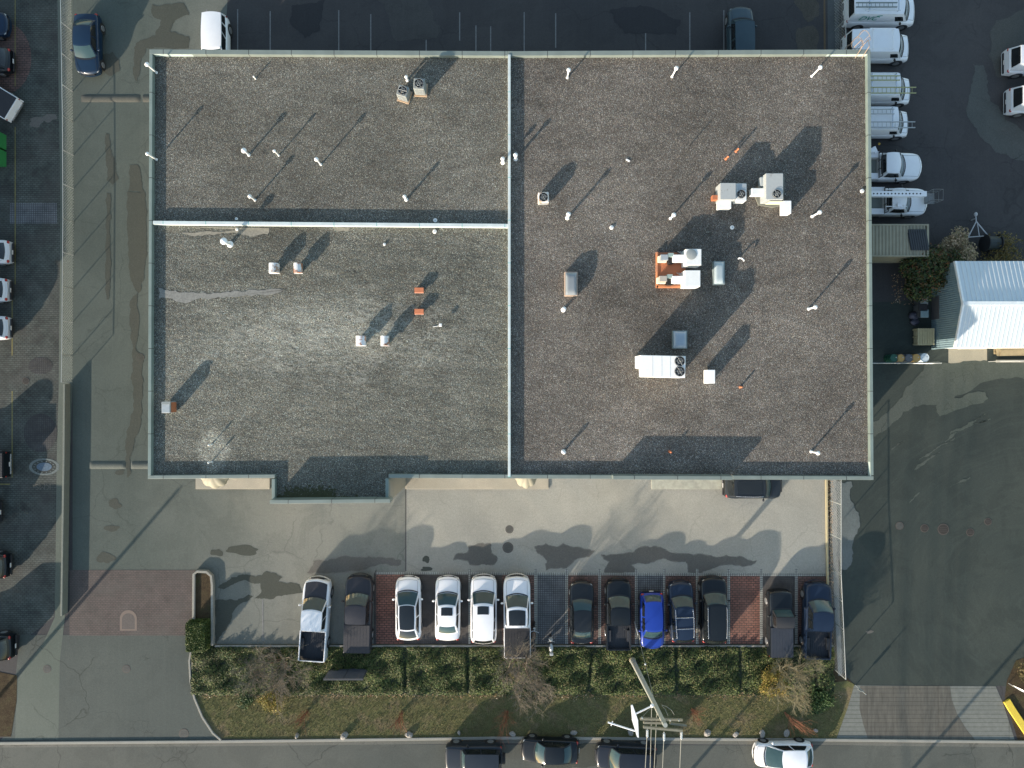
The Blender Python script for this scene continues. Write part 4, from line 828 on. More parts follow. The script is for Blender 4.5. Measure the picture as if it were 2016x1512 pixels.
car('sport_utility_vehicle', 'boxy black off road wagon with a spare wheel on its back, parked on the street', 'car', 932, 1492, 180, 4.05, 1.8, 1.85, 'jeep', paint('off_road_black', (.02, .026, .034)), SG, spare=True)
car('car', 'black sedan parked on the street between the boxy wagon and the power lines', 'car', 1083, 1481, 178.5, 4.15, 1.72, 1.42, 'sedan', BLKP, SG)
car('sport_utility_vehicle', 'black sport utility vehicle on the street under the power lines', 'car', 1233, 1493, 177.5, 4.4, 1.82, 1.68, 'suv', paint('blue_black', (.014, .018, .026)), SG)
car('car', 'white sedan parked alone on the street', 'car', 1545, 1489, 181, 4.25, 1.75, 1.42, 'sedan', WHITE, SG, prop=(.2, .45, .82, .95, .6, [(0, .42), (.02, .5), (.2, .6), (.9, .66), (.97, .64), (1, .5)], .92, .72))
car('car', 'dark blue sedan parked along the west fence', 'car', 169, 84, 270.5, 4.35, 1.78, 1.43, 'sedan', DKB, None)
car('minivan', 'white minivan nosed up to the north wall', 'minivan', 424, 88, 270, 4.3, 1.75, 1.65, 'suv', WHITE, None, prop=(.2, .37, .95, .99, .58, ST['suv'][5], .92, .8))
car('sport_utility_vehicle', 'slate blue off road vehicle parked in shade at the north wall', 'car', 1459, 72, 91, 4.4, 1.78, 1.8, 'suv', SLATE, None, prop=(.27, .36, .9, .97, .6, ST['suv'][5], .9, .76))
# left edge
car('car', 'navy car poking in at the top left corner', 'car', -48, 44, 0, 4.3, 1.75, 1.45, 'sedan', DKB, None)
car('car', 'dark car with a red lamp on the round brick paving at the left edge', 'car', -42, 116, 180, 4.4, 1.78, 1.5, 'hatch', BLKP, None)
car('pickup_truck', 'white pickup parked at a slant, only its tail in view at the left edge', 'pickup truck', -34, 180, 149, 5.0, 1.85, 1.75, 'pickup', WHITE, None, bed='cover')
for y, l, d in ((495, 'white hatchback tail, uppermost of three at the left edge', 0), (570, 'white hatchback tail, middle of three at the left edge', 4), (645, 'white hatchback tail, lowest of three at the left edge', 3)):
    car('car', l, 'car', -42-d, y, 180, 4.3, 1.72, 1.5, 'hatch', paint('white_grey_paint', (.6, .63, .66)), 'white cars at the left edge')
for y, h, dx, st in ((915, 1.9, -52, 'pickup'), (1010, 1.5, -70, 'hatch'), (1115, 1.75, -50, 'suv'), (1275, 1.8, -40, 'suv'), (1015, 1.4, -400, 'sedan')):
    if dx < -300: continue
    car('sport_utility_vehicle' if st != 'pickup' else 'pickup_truck', {915: 'dark pickup standing west of the emblem, beyond the left edge', 1010: 'dark hatchback west of the letters, beyond the left edge', 1115: 'black wagon beyond the left edge below the letters', 1275: 'dark wagon by the planting beyond the left edge'}[y], 'car', dx, y, 180, 4.6, 1.85, h, st, BLKP, None, bed='cover')
# east yard vans and trucks
VG = 'white work vans in the east yard'
v1 = car('work_van', 'large white van with green lettering and a roof rack at the top right', 'van', 1727, 28, 0, 5.0, 2.0, 2.05, 'van', WHITE, VG, zc=.4)
v2 = car('work_van', 'white van partly behind the caged ladder', 'van', 1723, 97, 0, 4.7, 1.88, 1.95, 'van', WHITE, VG, zc=.6)
v3 = car('work_van', 'white van under yellowish ladders, third from the top of the east yard', 'van', 1726, 181, 0, 4.7, 1.85, 1.9, 'van', WHITE, VG, zc=.6)
v4 = car('work_van', 'white van under grey ladders, fourth from the top of the east yard', 'van', 1722, 246, 0, 4.7, 1.85, 1.9, 'van', WHITE, VG, zc=.6)
GRN = plain('sign_green', (.02, .22, .16), .5)
text('DVC', 'lettering', GRN, .56, (-1.3, -.965, 1.58), (R(82), 0, 0), v1, .006, .35, 1.15)
m = MB().tube([(-.78, -.93, 1.8), (-.6, -.92, 1.88), (-.42, -.915, 1.88)], .02, 4); m.build('swoosh', GRN, v1)
def rack(v, xs, W_, H_, mat):
    m = MB()
    for x in xs: m.box(x-.035, x+.035, -W_, W_, H_+.1, H_+.15); m.box(x-.03, x+.03, -W_, -W_+.05, H_-.05, H_+.1); m.box(x-.03, x+.03, W_-.05, W_, H_-.05, H_+.1)
    m.tube([(min(xs)-.3, W_, H_+.2), (max(xs)+.1, W_, H_+.2)], .03, 6); m.tube([(min(xs)-.3, -W_, H_+.16), (max(xs)+.1, -W_, H_+.16)], .02, 6); m.build('roof_rack', mat, v)
rack(v1, (-1.5, .55), .72, 2.06, CHR); rack(v2, (-.9, .5), .7, 1.96, WHITE); rack(v3, (-1.1, .6), .7, 1.9, CHR); rack(v4, (-1.1, .5), .7, 1.9, CHR)
def ladder(x0, x1, y, z, w_, lab, mat, rot=0, nm='ladder', ang=0):
    t = thing(nm, lab, 'ladder', ((x0+x1)/2, y, z), rot, 'ladders carried on vans'); L = x1-x0
    for s in (-1, 1): MB().box(-L/2, L/2, s*w_/2-.03, s*w_/2+.03, 0, .07).build('side_rail', mat, t)
    for s in range(int(L/.3)): MB().tube([(-L/2+.15+s*.3, -w_/2, .035), (-L/2+.15+s*.3, w_/2, .035)], .017, 5).build('rung', mat, t)
    return t
FG = plain('fibreglass_yellow', (.33, .33, .16), .6, var=.2); AL = plain('aluminium', (.4, .41, .4), .4, .5); 
for x0, x1, py, w_, lab, mt in ((1690, 1771, 154, .3, 'yellowish ladder along the far side of the third van', FG), (1690, 1803, 178, .4, 'long yellowish ladder overhanging the hood of the third van', FG), (1690, 1760, 220, .32, 'red tipped ladder along the far side of the fourth van', AL), (1690, 1801, 246, .4, 'long grey ladder overhanging the hood of the fourth van', AL)):
    z = 2.08; a, b = P(x0, py, z), P(x1, py, z); ladder(a.x, b.x, a.y, z, w_, lab, mt)
a, b = P(1686, 9, 2.3), P(1767, 8, 2.3); l = ladder(a.x, b.x, a.y, 2.23, .3, 'folded grey ladder with red feet on the lettered van', plain('ladder_grey', (.16, .19, .18), .6))
# service pickup with aerial arm
def service(px, py, lab, L=6.0):
    t = car('service_truck', lab, 'truck', px, py, 0, L, 1.95, 1.85, 'regcab', WHITE, 'white service trucks in the east yard', bed=None, zc=.7)
    X1, X0 = L/2-.53*L, -L/2
    for s in (1, -1): MB().box(X0, X1-.05, s*.98 if s < 0 else .55, -.55 if s < 0 else .98, .55, 1.25).build('tool_box', WHITE, t, bevel=.03)
    MB().box(X0, X1-.05, -.55, .55, .55, .75).build('bed_floor', plain('worn_deck', (.2, .22, .2), .7, var=.3), t)
    for s in (1, -1): MB().lathe([(.44, -.012), (.44, .006)], c=(L/2-.8*L, s*.98, .38), n=22, axis='Y').build('wheel_arch', PLAST, t)
    m = MB(); 
    for z in (1.3, 1.75): m.tube([(X1-.12, -.9, z), (X1-.12, .9, z)], .035, 6)
    for y in (-.9, -.3, .3, .9): m.tube([(X1-.12, y, 1.2), (X1-.12, y, 1.75)], .03, 6)
    m.build('headache_rack', PLAST, t); return t
s1 = service(1730, 330, 'white service truck with a folded bucket behind the cab')
MB().tube([(-2.6, -.2, .9), (-1.8, .1, 1.35), (-1.1, .5, 1.4)], .13, 8).build('aerial_arm', plain('arm_dark', (.14, .14, .12), .6), s1)
MB().box(-1.45, -.75, .82, 1.15, .9, 1.5).build('bucket', WHITE, s1, bevel=.05); MB().box(-.75, -.5, .8, 1.3, 1.2, 1.4, rot=.4).build('bucket_lip', WHITE, s1, bevel=.03); MB().ell((-.3, 1.5, 1.3), (.09, .09, .06)).build('beacon', plain('amber', (.4, .25, .03), .4), s1, smooth=True)
s2 = service(1741, 399, 'white bucket truck with a long perforated boom over its cab')
m = MB(); m.box(-2.9, 2.0, -.02, .02, 2.12, 2.42); m.box(-2.9, 2.0, .3, .34, 2.12, 2.42); m.box(-2.9, 2.0, -.02, .34, 2.42, 2.45)
s2b = m.build('boom', WHITE, s2)
m = MB(); [m.lathe([(.055, 0), (.055, .006)], c=(-2.7+i*.25, .16, 2.451), n=10) for i in range(18)]; m.build('boom_holes', DARKM, s2b)
m = MB(); a, b = 2.5, 3.2
m.tube([(1.9, .15, 2.3), (2.5, .15, 2.2)], .06, 6)
for z in (1.35, 1.85, 2.35): m.tube([(a, -.25, z), (b, -.25, z), (b, .5, z), (a, .5, z), (a, -.25, z)], .022, 5)
for x, y in ((a, -.25), (b, -.25), (b, .5), (a, .5)): m.tube([(x, y, 1.3), (x, y, 2.35)], .022, 5)
m.box(a, b, -.25, .5, 1.3, 1.33); m.build('basket', plain('basket_grey', (.16, .17, .17), .6), s2)
m = MB(); m.tube([(-.1, -.85, 1.3), (.7, -.5, 1.95), (1.2, -.85, 1.2)], .03, 5); m.tube([(-.6, -.6, 1.95), (.9, -.6, 1.95)], .03, 5); m.tube([(-.6, .6, 1.95), (.9, .6, 1.95)], .03, 5); m.box(.2, .5, -.65, -.4, 1.9, 2.05); m.build('cab_frame', WHITE, s2)
for y, l in ((120, 'white van backed in at the right edge, upper of two'), (198, 'white van backed in at the right edge, lower of two')):
    car('work_van', l, 'van', 2045 + (y > 150)*4, y, 0, 4.6, 1.85, 1.85, 'van', paint('white_grey_paint', (.6, .63, .66)), 'white vans at the right edge', prop=(.2, .3, .93, .99, .55, ST['van'][5], .93, .74), zc=.8)
# ---------------- vegetation ----------------
def leafmat(name, cols, dark=.5):
    q = NT(name); g = q.n('ShaderNodeNewGeometry'); c = q.ramp(g.outputs['Random Per Island'], [(i/(len(cols)-1), x) for i, x in enumerate(cols)])
    c = q.mix(1, c, q.ramp(q.noise(.9, 4, .7), [(.3, dark), (.7, 1.25)]), 'MULTIPLY')
    return q.fin(c, .6, spec=.3)
BARK = plain('bark', (.13, .09, .06), .9, var=.3, sc=6); TWIG = plain('grey_brown_twigs', (.17, .145, .11), .85, var=.35, sc=2); TWIGR = plain('russet_twigs', (.24, .1, .055), .85, var=.3, sc=2)
TWIGY = plain('straw_twigs', (.24, .21, .13), .85, var=.3, sc=2)
def leaves(mb, pts, size, rnd, flat=.6):
    for p in pts:
        s = size*rnd.uniform(.6, 1.3); n = Vector((rnd.gauss(0, flat), rnd.gauss(0, flat), 1)).normalized(); u = n.cross(Vector((rnd.gauss(0, 1), rnd.gauss(0, 1), rnd.gauss(0, .2)))).normalized(); v = n.cross(u)
        p = Vector(p); mb.add([p-u*s, p+v*s*.45+n*s*.1, p+u*s, p-v*s*.45+n*s*.1], [(0, 1, 2, 3)])
IVY = leafmat('ivy_leaves', [(.028, .046, .014), (.065, .105, .025), (.1, .145, .035), (.045, .075, .022), (.17, .18, .055), (.07, .1, .025), (.17, .13, .06), (.1, .13, .035), (.13, .13, .045)])
rnd = random.Random(11)
gaps = [798, 921, 1162, 1331, 1456, 1604]
def ivy():
    mb = MB(); base = MB()
    def hgt(x, y):
        g = min([abs(x-(gx+(y-1320)*.02*(1 if gx != 1162 else -4))) for gx in gaps]+[99]); e = min(y-1270, 1368-y)
        h = .3+.22*math.sin(x*.07+y*.05)*math.sin(y*.11-x*.03)+.08*math.sin(x*.31+y*.27)
        return max(.03, h*min(1, max(0, g-1.5)/5)*min(1, max(.12, e/7)))
    mbp = []
    for i in range(85000):
        x = rnd.uniform(380, 1640); y = rnd.uniform(1270, 1369)
        if x > 1560 and rnd.random() < .45: continue
        h = hgt(x, y)
        if h < .06 and rnd.random() < .8: continue
        p = P(x, y); mbp.append((p.x, p.y, .03+h*rnd.uniform(.55, 1.05)))
    leaves(mb, mbp, .066, rnd)
    o = mb.build('ground_cover', IVY); struct(o, 'stuff')
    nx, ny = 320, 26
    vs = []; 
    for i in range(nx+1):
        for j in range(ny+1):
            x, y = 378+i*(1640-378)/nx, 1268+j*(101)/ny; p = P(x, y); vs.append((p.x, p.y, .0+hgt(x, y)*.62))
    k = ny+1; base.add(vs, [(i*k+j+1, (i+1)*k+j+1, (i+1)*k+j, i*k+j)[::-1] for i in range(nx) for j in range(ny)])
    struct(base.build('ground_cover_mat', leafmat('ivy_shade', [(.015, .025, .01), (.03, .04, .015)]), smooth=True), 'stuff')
ivy()
def grass():
    mb = MB(); 
    for i in range(36000):
        x = rnd.uniform(385, 1675); y = rnd.uniform(1368, 1453)
        if x < 385+(y-1370)*.55: continue
        if x > 1678-(y-1345)*.33: continue
        p = P(x, y); a = rnd.uniform(0, 6.28); h = rnd.uniform(.03, .09); r = .018; dx, dy = rnd.gauss(0, .03), rnd.gauss(0, .03)
        mb.add([(p.x-r*math.cos(a), p.y-r*math.sin(a), .02), (p.x+r*math.cos(a), p.y+r*math.sin(a), .02), (p.x+dx, p.y+dy, .02+h)], [(0, 1, 2)])
    struct(mb.build('grass', leafmat('grass_blades', [(.11, .105, .04), (.17, .165, .065), (.24, .2, .1), (.14, .14, .05), (.27, .2, .12)], .7)), 'stuff')
grass()
def litter():
    mb = MB(); ps = []
    for i in range(1300):
        x = rnd.uniform(395, 1660); ps.append((*P(x, 1368+rnd.gauss(0, 3.2)+(4 if x > 1000 and x < 1140 else 0))[:2], .05))
    for i in range(500): ps.append((*P(rnd.uniform(1630, 1640), rnd.uniform(940, 1300))[:2], .03))
    for i in range(250): ps.append((*P(rnd.uniform(1755, 1830), rnd.uniform(540, 600))[:2], .02))
    leaves(mb, ps, .06, rnd, .3); struct(mb.build('fallen_leaves', leafmat('fallen_leaf', [(.3, .16, .06), (.42, .3, .16), (.2, .09, .04), (.5, .42, .3)], .8)), 'stuff')
litter()
def twigs(mb, p, d, L, r, depth, rnd, spread=.6, up=.15, kids=(3, 4)):
    q0 = Vector(p); d = Vector(d).normalized(); mid = q0+d*L*.5+Vector((rnd.gauss(0, 1), rnd.gauss(0, 1), rnd.gauss(0, .6)))*L*.06; q1 = q0+d*L
    mb.tube([q0, mid, q1], r, 5 if depth > 2 else 3, r1=r*.62, cap=False)
    if depth <= 0: return
    for k in range(rnd.randint(*kids)):
        t = rnd.uniform(.35, 1); b = q0+d*L*t
        nd = (d+Vector((rnd.gauss(0, spread), rnd.gauss(0, spread), rnd.gauss(0, spread*.6)+up))).normalized()
        twigs(mb, b, nd, L*rnd.uniform(.55, .8), r*.58, depth-1, rnd, spread, up, kids)
def bare_tree(name, px, py, lab, n, L, hgt, r, depth, seed, mat, lean=(0, 0), kids=(3, 4), spread=.55, cat='tree', leafc=None, leafn=0):
    rn = random.Random(seed); c = P(px, py); t = thing(name, lab, cat, c); tr = MB(); cr = MB()
    for i in range(n):
        a = 2*math.pi*i/n+rn.uniform(-.4, .4); d = Vector((math.cos(a)*.55+lean[0], math.sin(a)*.55+lean[1], 1))
        b = Vector((math.cos(a)*.08, math.sin(a)*.08, 0)); e = b+d.normalized()*hgt; tr.tube([b, (b+e)/2+Vector((rn.gauss(0, .05), rn.gauss(0, .05), 0)), e], r, 7, r1=r*.6)
        for k in range(4):
            nd = (d.normalized()+Vector((rn.gauss(0, spread), rn.gauss(0, spread), .15))).normalized(); twigs(cr, b.lerp(e, rn.uniform(.5, 1)), nd, L*rn.uniform(.8, 1.1), r*.5, depth, rn, spread, .1, kids)
    tr.build('trunk', BARK, t); o = cr.build('crown', mat, t)
    if leafc:
        mb = MB(); vs = [v for v in cr.v]; ps = [Vector(rn.choice(vs))+Vector((rn.gauss(0, .1), rn.gauss(0, .1), rn.gauss(0, .1))) for _ in range(leafn)]
        leaves(mb, ps, .06, rn, .8); mb.build('foliage', leafc, t)
    return t
YEL = leafmat('yellow_leaves', [(.2, .17, .03), (.3, .22, .04), (.14, .15, .03), (.26, .14, .04)], .8)
bare_tree('bare_tree', 560, 1299, 'grey brown leafless tree spreading over the west end of the hedge', 6, 1.35, 1.7, .06, 4, 3, TWIG, kids=(3, 4))
bare_tree('bare_tree', 1024, 1297, 'leafless tree with brown twigs reaching over the white pickup tail', 6, 1.35, 1.8, .06, 4, 8, TWIG, lean=(.05, -.1), kids=(3, 4))
bare_tree('bare_tree', 1541, 1316, 'straw coloured leafless tree at the east end of the hedge', 5, 1.1, 1.5, .05, 4, 15, TWIGY, kids=(3, 4))
bare_tree('willow_shrub', 1512, 1335, 'yellow green feathery shrub left of the straw coloured tree', 5, .55, .7, .03, 3, 21, TWIGY, kids=(3, 4), cat='shrub', leafc=YEL, leafn=7000)
bare_tree('autumn_shrub', 541, 1378, 'golden yellow low shrub on the lawn under the grey tree', 5, .5, .3, .02, 3, 22, TWIGY, kids=(2, 3), cat='shrub', leafc=YEL, leafn=2600, spread=.8)
def bush(name, px, py, r, h, n, size, mat, lab, seed, cat='shrub', zc=None, stems=True):
    rn = random.Random(seed); t = thing(name, lab, cat, P(px, py)); mb = MB(); ps = []
    lobes = [(rn.gauss(0, r*.4), rn.gauss(0, r*.4), h*rn.uniform(.35, .8), r*rn.uniform(.35, .6)) for _ in range(14)]
    for i in range(n):
        lx, ly, lz, lr = rn.choice(lobes); v = Vector((rn.gauss(0, 1), rn.gauss(0, 1), rn.gauss(0, .8))).normalized()*lr*rn.uniform(.6, 1.05)
        ps.append((lx+v.x, ly+v.y, max(.05, lz+v.z*.7)))
    leaves(mb, ps, size, rn, .8); mb.build('foliage', mat, t)
    s = MB()
    for i in range(7): lx, ly, lz, lr = lobes[i]; s.tube([(0, 0, 0), (lx*.5, ly*.5, lz*.5), (lx, ly, lz)], .03 if h < 2 else .09, 5, r1=.01)
    s.build('stems', BARK, t); return t
GRNL = leafmat('green_leaves', [(.02, .045, .012), (.04, .08, .02), (.06, .1, .025)], .7)
bush('evergreen_shrub', 487, 1371, .65, .5, 900, .07, GRNL, 'small dark green shrub at the lawn edge under the grey tree', 5)
bush('yellow_shrub', 1008, 1326, .22, .5, 200, .07, YEL, 'tiny bright yellow shrub beside the middle leafless tree', 6)
bush('weedy_shrub', 1055, 1372, .45, .4, 400, .07, leafmat('olive_leaves', [(.09, .09, .02), (.05, .07, .02)]), 'low olive weeds at the foot of the middle leafless tree', 7)
bush('weedy_shrub', 1610, 1375, 1.2, .6, 1500, .09, GRNL, 'dark green undergrowth at the east corner of the lawn', 9)
bush('corner_shrub', 2015, 1320, .7, .8, 700, .08, leafmat('tan_leaves', [(.2, .15, .06), (.12, .1, .04)]), 'tan shrub in the corner bed at the right edge', 10)
t = bush('vine_tree', 1800, 540, 2.2, 2.9, 9500, .1, leafmat('vine_leaves', [(.02, .045, .015), (.045, .08, .02), (.09, .1, .02), (.03, .05, .03), (.2, .08, .03)], .45), 'dark green bushy tree with rusty leaves between the container and the shed', 12, cat='tree')
bush('pale_shrub', 1862, 492, 1.2, 2.4, 2600, .09, leafmat('pale_autumn', [(.35, .26, .16), (.2, .17, .08), (.5, .38, .26), (.08, .1, .03)], .7), 'sunlit straw and green bush north of the shed roof', 13)
bush('hedge_row', 1960, 508, 1.6, 1.2, 1500, .09, leafmat('hedge_mix', [(.05, .06, .02), (.2, .14, .04), (.12, .1, .03)], .6), 'low autumn scrub along the north side of the shed', 14)
# clipped box hedge on the island
def boxhedge():
    t = thing('clipped_hedge', 'clipped green box hedge at the foot of the kerbed island', 'hedge', P(398, 1244)); mb = MB(); ps = []
    for i in range(7000):
        f = rnd.choice('xXyYzzz'); x, y, z = rnd.uniform(-.72, .72), rnd.uniform(-1.0, 1.0), rnd.uniform(.1, 1.1)
        if f == 'x': x = -.72
        if f == 'X': x = .72
        if f == 'y': y = -1.0
        if f == 'Y': y = 1.0
        if f == 'z': z = 1.1
        s = .93+.07*math.cos(y*1.2); x *= s*(1-.08*(z > 1)); ps.append((x+rnd.gauss(0, .03), y+rnd.gauss(0, .03), z+rnd.gauss(0, .03)))
    leaves(mb, ps, .06, rnd, .8); mb.build('foliage', leafmat('box_leaves', [(.03, .055, .012), (.06, .09, .018), (.08, .1, .02)], .75), t)
    MB().box(-.62, .62, -.9, .9, 0, 1.0).build('core', plain('hedge_core', (.02, .03, .01), .95), t, bevel=.1)
boxhedge()
def reed(px, py, lab, seed, lean, L=1.0, n=16, mat=TWIGR):
    rn = random.Random(seed); t = thing('russet_sapling', lab, 'sapling', P(px, py), 0, None); m = MB()
    for i in range(n):
        d = Vector((lean[0]+rn.gauss(0, .22), lean[1]+rn.gauss(0, .22), 1)).normalized(); twigs(m, (rn.gauss(0, .06), rn.gauss(0, .06), 0), d, L*rn.uniform(.6, 1.1), .014, 2, rn, .28, .1, (2, 3))
    m.build('stems', mat, t)
reed(606, 1400, 'russet sapling, leftmost on the lawn', 31, (-.25, -.25)); reed(792, 1400, 'russet sapling on the lawn left of centre', 32, (-.15, -.45), 1.1)
reed(998, 1400, 'tall orange brown sapling below the middle leafless tree', 33, (-.1, -.25), 1.5); reed(1363, 1398, 'russet sapling right of the utility pole', 34, (.1, .1), 1.0, 20)
reed(1545, 1402, 'large russet sapling by the kerb near the white street sedan', 35, (.5, -.55), 1.3, 12)
ROCK = plain('boulder_stone', (.33, .31, .28), .85, var=.3, sc=5, bump=.6, fine=25)
for i, (px, py, r, h, lab) in enumerate([(586, 1446, .16, .42, 'small upright pale stone, leftmost along the street kerb'), (679, 1446, .26, .4, 'flat leaning stone second from the left along the kerb'), (806, 1445, .24, .3, 'pair shaped pale stone third from the left along the kerb'), (904, 1442, .13, .2, 'little pinkish stone just left of the boxy wagon'), (1009, 1444, .2, .2, 'grey stone at the foot of the orange sapling'), (1047, 1453, .2, .2, 'pale stone touching the kerb above the black sedan hood'), (1113, 1453, .2, .2, 'pale stone touching the kerb above the black sedan trunk'), (1129, 1441, .2, .25, 'round stone on the lawn above the black sedan'), (1241, 1440, .24, .25, 'stone on the shaded lawn below the white pole bracket'), (1392, 1441, .24, .35, 'angular stone right of the power lines'), (1448, 1445, .2, .15, 'curved pale stone flake near the kerb'), (1500, 1444, .25, .2, 'flat tan stone above the white street sedan hood'), (1605, 1437, .14, .2, 'small oval stone below the big russet sapling'), (1548, 1443, .25, .12, 'flat dull stone above the white street sedan roof')]):
    rn = random.Random(i+50); m = MB().ell((0, 0, h*.4), (r*1.25, r*.85, h*.62), 7, 10, rot=rn.uniform(0, 3)); m.v = [(x*(1+rn.gauss(0, .09)), y*(1+rn.gauss(0, .09)), z*(1+rn.gauss(0, .06))) for x, y, z in m.v]
    tag(m.build('boulder', ROCK, loc=P(px, py), weld=True), lab, 'rock', 'stones lined up along the street kerb')
# ---------------- poles, wires, fences ----------------
GP = plain('weathered_pole', (.36, .37, .32), .85, var=.15, sc=4); ARM = plain('weathered_timber', (.2, .19, .14), .85, var=.3, sc=4); PORC = plain('insulator', (.75, .76, .74), .25); CAB = plain('cable', (.3, .29, .24), .6)
b = P(1244, 1298); top = P(1310, 1428, 10.3); t = thing('utility_pole', 'weathered utility pole with three timber crossarms above the lawn', 'utility pole', b)
L_ = lambda v: (Vector(v)-b)
MB().tube([(0, 0, 0), L_(top)*.5, L_(top)], .2, 14, r1=.13).build('pole', GP, t, smooth=True)
MB().tube([(0, 0, 0), L_(top)*.03], .24, 12).build('pole_butt', plain('pole_butt', (.5, .42, .26), .85), t)
def bar(a, za, c, zc, wd, nm, mat): 
    p0, p1 = L_(P(*a, za)), L_(P(*c, zc)); d = (p1-p0).normalized(); n = Vector((-d.y, d.x, 0))*wd/2; k = Vector((0, 0, wd*1.2)); m = MB()
    m.add([p0-n, p0+n, p0+n+k, p0-n+k, p1-n, p1+n, p1+n+k, p1-n+k], [(0, 1, 2, 3), (7, 6, 5, 4), (0, 4, 5, 1), (1, 5, 6, 2), (2, 6, 7, 3), (3, 7, 4, 0)]); return m.build(nm, mat, t)
bar((1260, 1414), 9.2, (1343, 1416), 9.2, .12, 'crossarm', ARM); bar((1266, 1421), 9.2, (1306, 1422), 9.2, .12, 'crossarm', ARM)
bar((1266, 1430), 9.9, (1343, 1437), 9.9, .12, 'crossarm', ARM); bar((1318, 1423), 9.7, (1351, 1427), 9.7, .1, 'crossarm', ARM)
for x, y, z in ((1274, 1433, 9.9), (1307, 1440, 9.9), (1341, 1437, 9.9)):
    m = MB(); p = L_(P(x, y, z))
    for k in range(5): m.ell((p.x, p.y-.12-.085*k, p.z+.05), (.085, .03, .085), 6, 10)
    m.tube([(p.x, p.y, p.z+.05), (p.x, p.y-.55, p.z+.05)], .02, 6); m.build('insulator', PORC, t, smooth=True)
for x, y in ((1319, 1417), (1336, 1417), (1264, 1412)): p = L_(P(x, y, 9.4)); MB().lathe([(.04, 0), (.05, .12), (.02, .16)], c=p, n=8).build('pin_insulator', GREYM, t, smooth=True)
WB = plain('white_bracket', (.85, .84, .84), .4, var=.04)
m = MB(); k = 8.6; m.tube([L_(P(1285, 1389, k)), L_(P(1250, 1406, k))], .05, 8); m.tube([L_(P(1250, 1439, k)), L_(P(1197, 1422, k))], .05, 8); m.tube([L_(P(1206, 1420, k)), L_(P(1203, 1429, k))], .03, 6); m.ell(L_(P(1284, 1389, k)), (.12, .12, .1)); m.build('bracket_arm', WB, t, smooth=True)
MB().prism([tuple(L_(P(x, y, k))[:2]) for x, y in ((1242, 1388), (1245.5, 1387.5), (1256, 1417), (1257.5, 1452), (1254, 1450), (1244.5, 1418))], k-.04, k+.06).build('bracket_panel', WB, t, bevel=.01)
m = MB(); m.tube([L_(P(*q, z)) for q, z in (((1303, 1388), 8.9), ((1312, 1391), 9.1), ((1322, 1398), 9.3), ((1328, 1408), 9.4))], .014, 5); m.tube([L_(P(*q, z)) for q, z in (((1303, 1389), 8.9), ((1310, 1397), 9.1), ((1315, 1409), 9.4))], .012, 5); m.tube([L_(P(*q, z)) for q, z in (((1266, 1410), 9.3), ((1275, 1400), 9.1), ((1284, 1393), 8.8))], .01, 5); m.build('jumper_wires', CAB, t)
for i, (x0, y0, z0, x1, lab) in enumerate([(1274, 1446, 9.9, 1271, 'power line from the left insulator crossing the street'), (1283, 1394, 8.6, 1281, 'power line hung below the crossarms, left of the long pair'), (1293, 1404, 8.8, 1289, 'power line hung below the crossarms, right of the long pair'), (1307, 1454, 9.9, 1305, 'power line from the middle insulator crossing the street'), (1341, 1451, 9.9, 1339, 'power line from the right insulator crossing the street')]):
    a = P(x0, y0, z0); c = P(x1, 1512, z0); d = (c-a); e = a+d*(42/abs(d.y)); tag(MB().tube([a, a.lerp(e, .33)-Vector((0, 0, .5)), a.lerp(e, .66)-Vector((0, 0, .5)), e], .02, 6).build('power_line', CAB), lab, 'power line', 'lines running south from the utility pole')
a = P(1249, 1222); e = P(1290, 1386, 8.7); t = thing('guy_wire', 'thin guy wire with a white guard running up from beside the blue car', 'guy wire', a)
MB().tube([(0, 0, 0), e-a], .014, 5).build('cable', CAB, t); MB().tube([(e-a)*.02, (e-a)*.2], .035, 8).build('guard', PORC, t); MB().ell((e-a)*.57, (.06, .06, .1)).build('strain_insulator', PORC, t)
# off-frame poles across the street, as their shadows show
def farpole(px, py, h, lab, r=.14, arm=True):
    t = thing('utility_pole', lab, 'utility pole', P(px, py)); MB().tube([(0, 0, 0), (0, 0, h)], r, 10, r1=r*.75).build('pole', GP, t)
    if arm: MB().box(-.5, .5, -.06, .06, h-.3, h-.2).build('crossarm', ARM, t)
farpole(1240, 1655, 5.0, 'pole south of the street throwing its shadow past the white sedan'); farpole(1228, 1668, 4.7, 'second pole close beside the one south of the street', .1)
farpole(1625, 1712, 6.6, 'pole south of the street throwing its shadow over the concrete apron'); farpole(-40, 1415, 5.8, 'pole beyond the left edge throwing a long shadow over the brick apron', .15, False)
t = thing('sign_post', 'thin sign post at the corner of the concrete apron', 'sign post', P(1684, 1349)); MB().tube([(0, 0, 0), (0, 0, 1.5)], .03, 8).build('post', GREYM, t); MB().box(-.12, .12, -.03, -.01, .55, 1.0).build('sign_plate', GREYM, t)
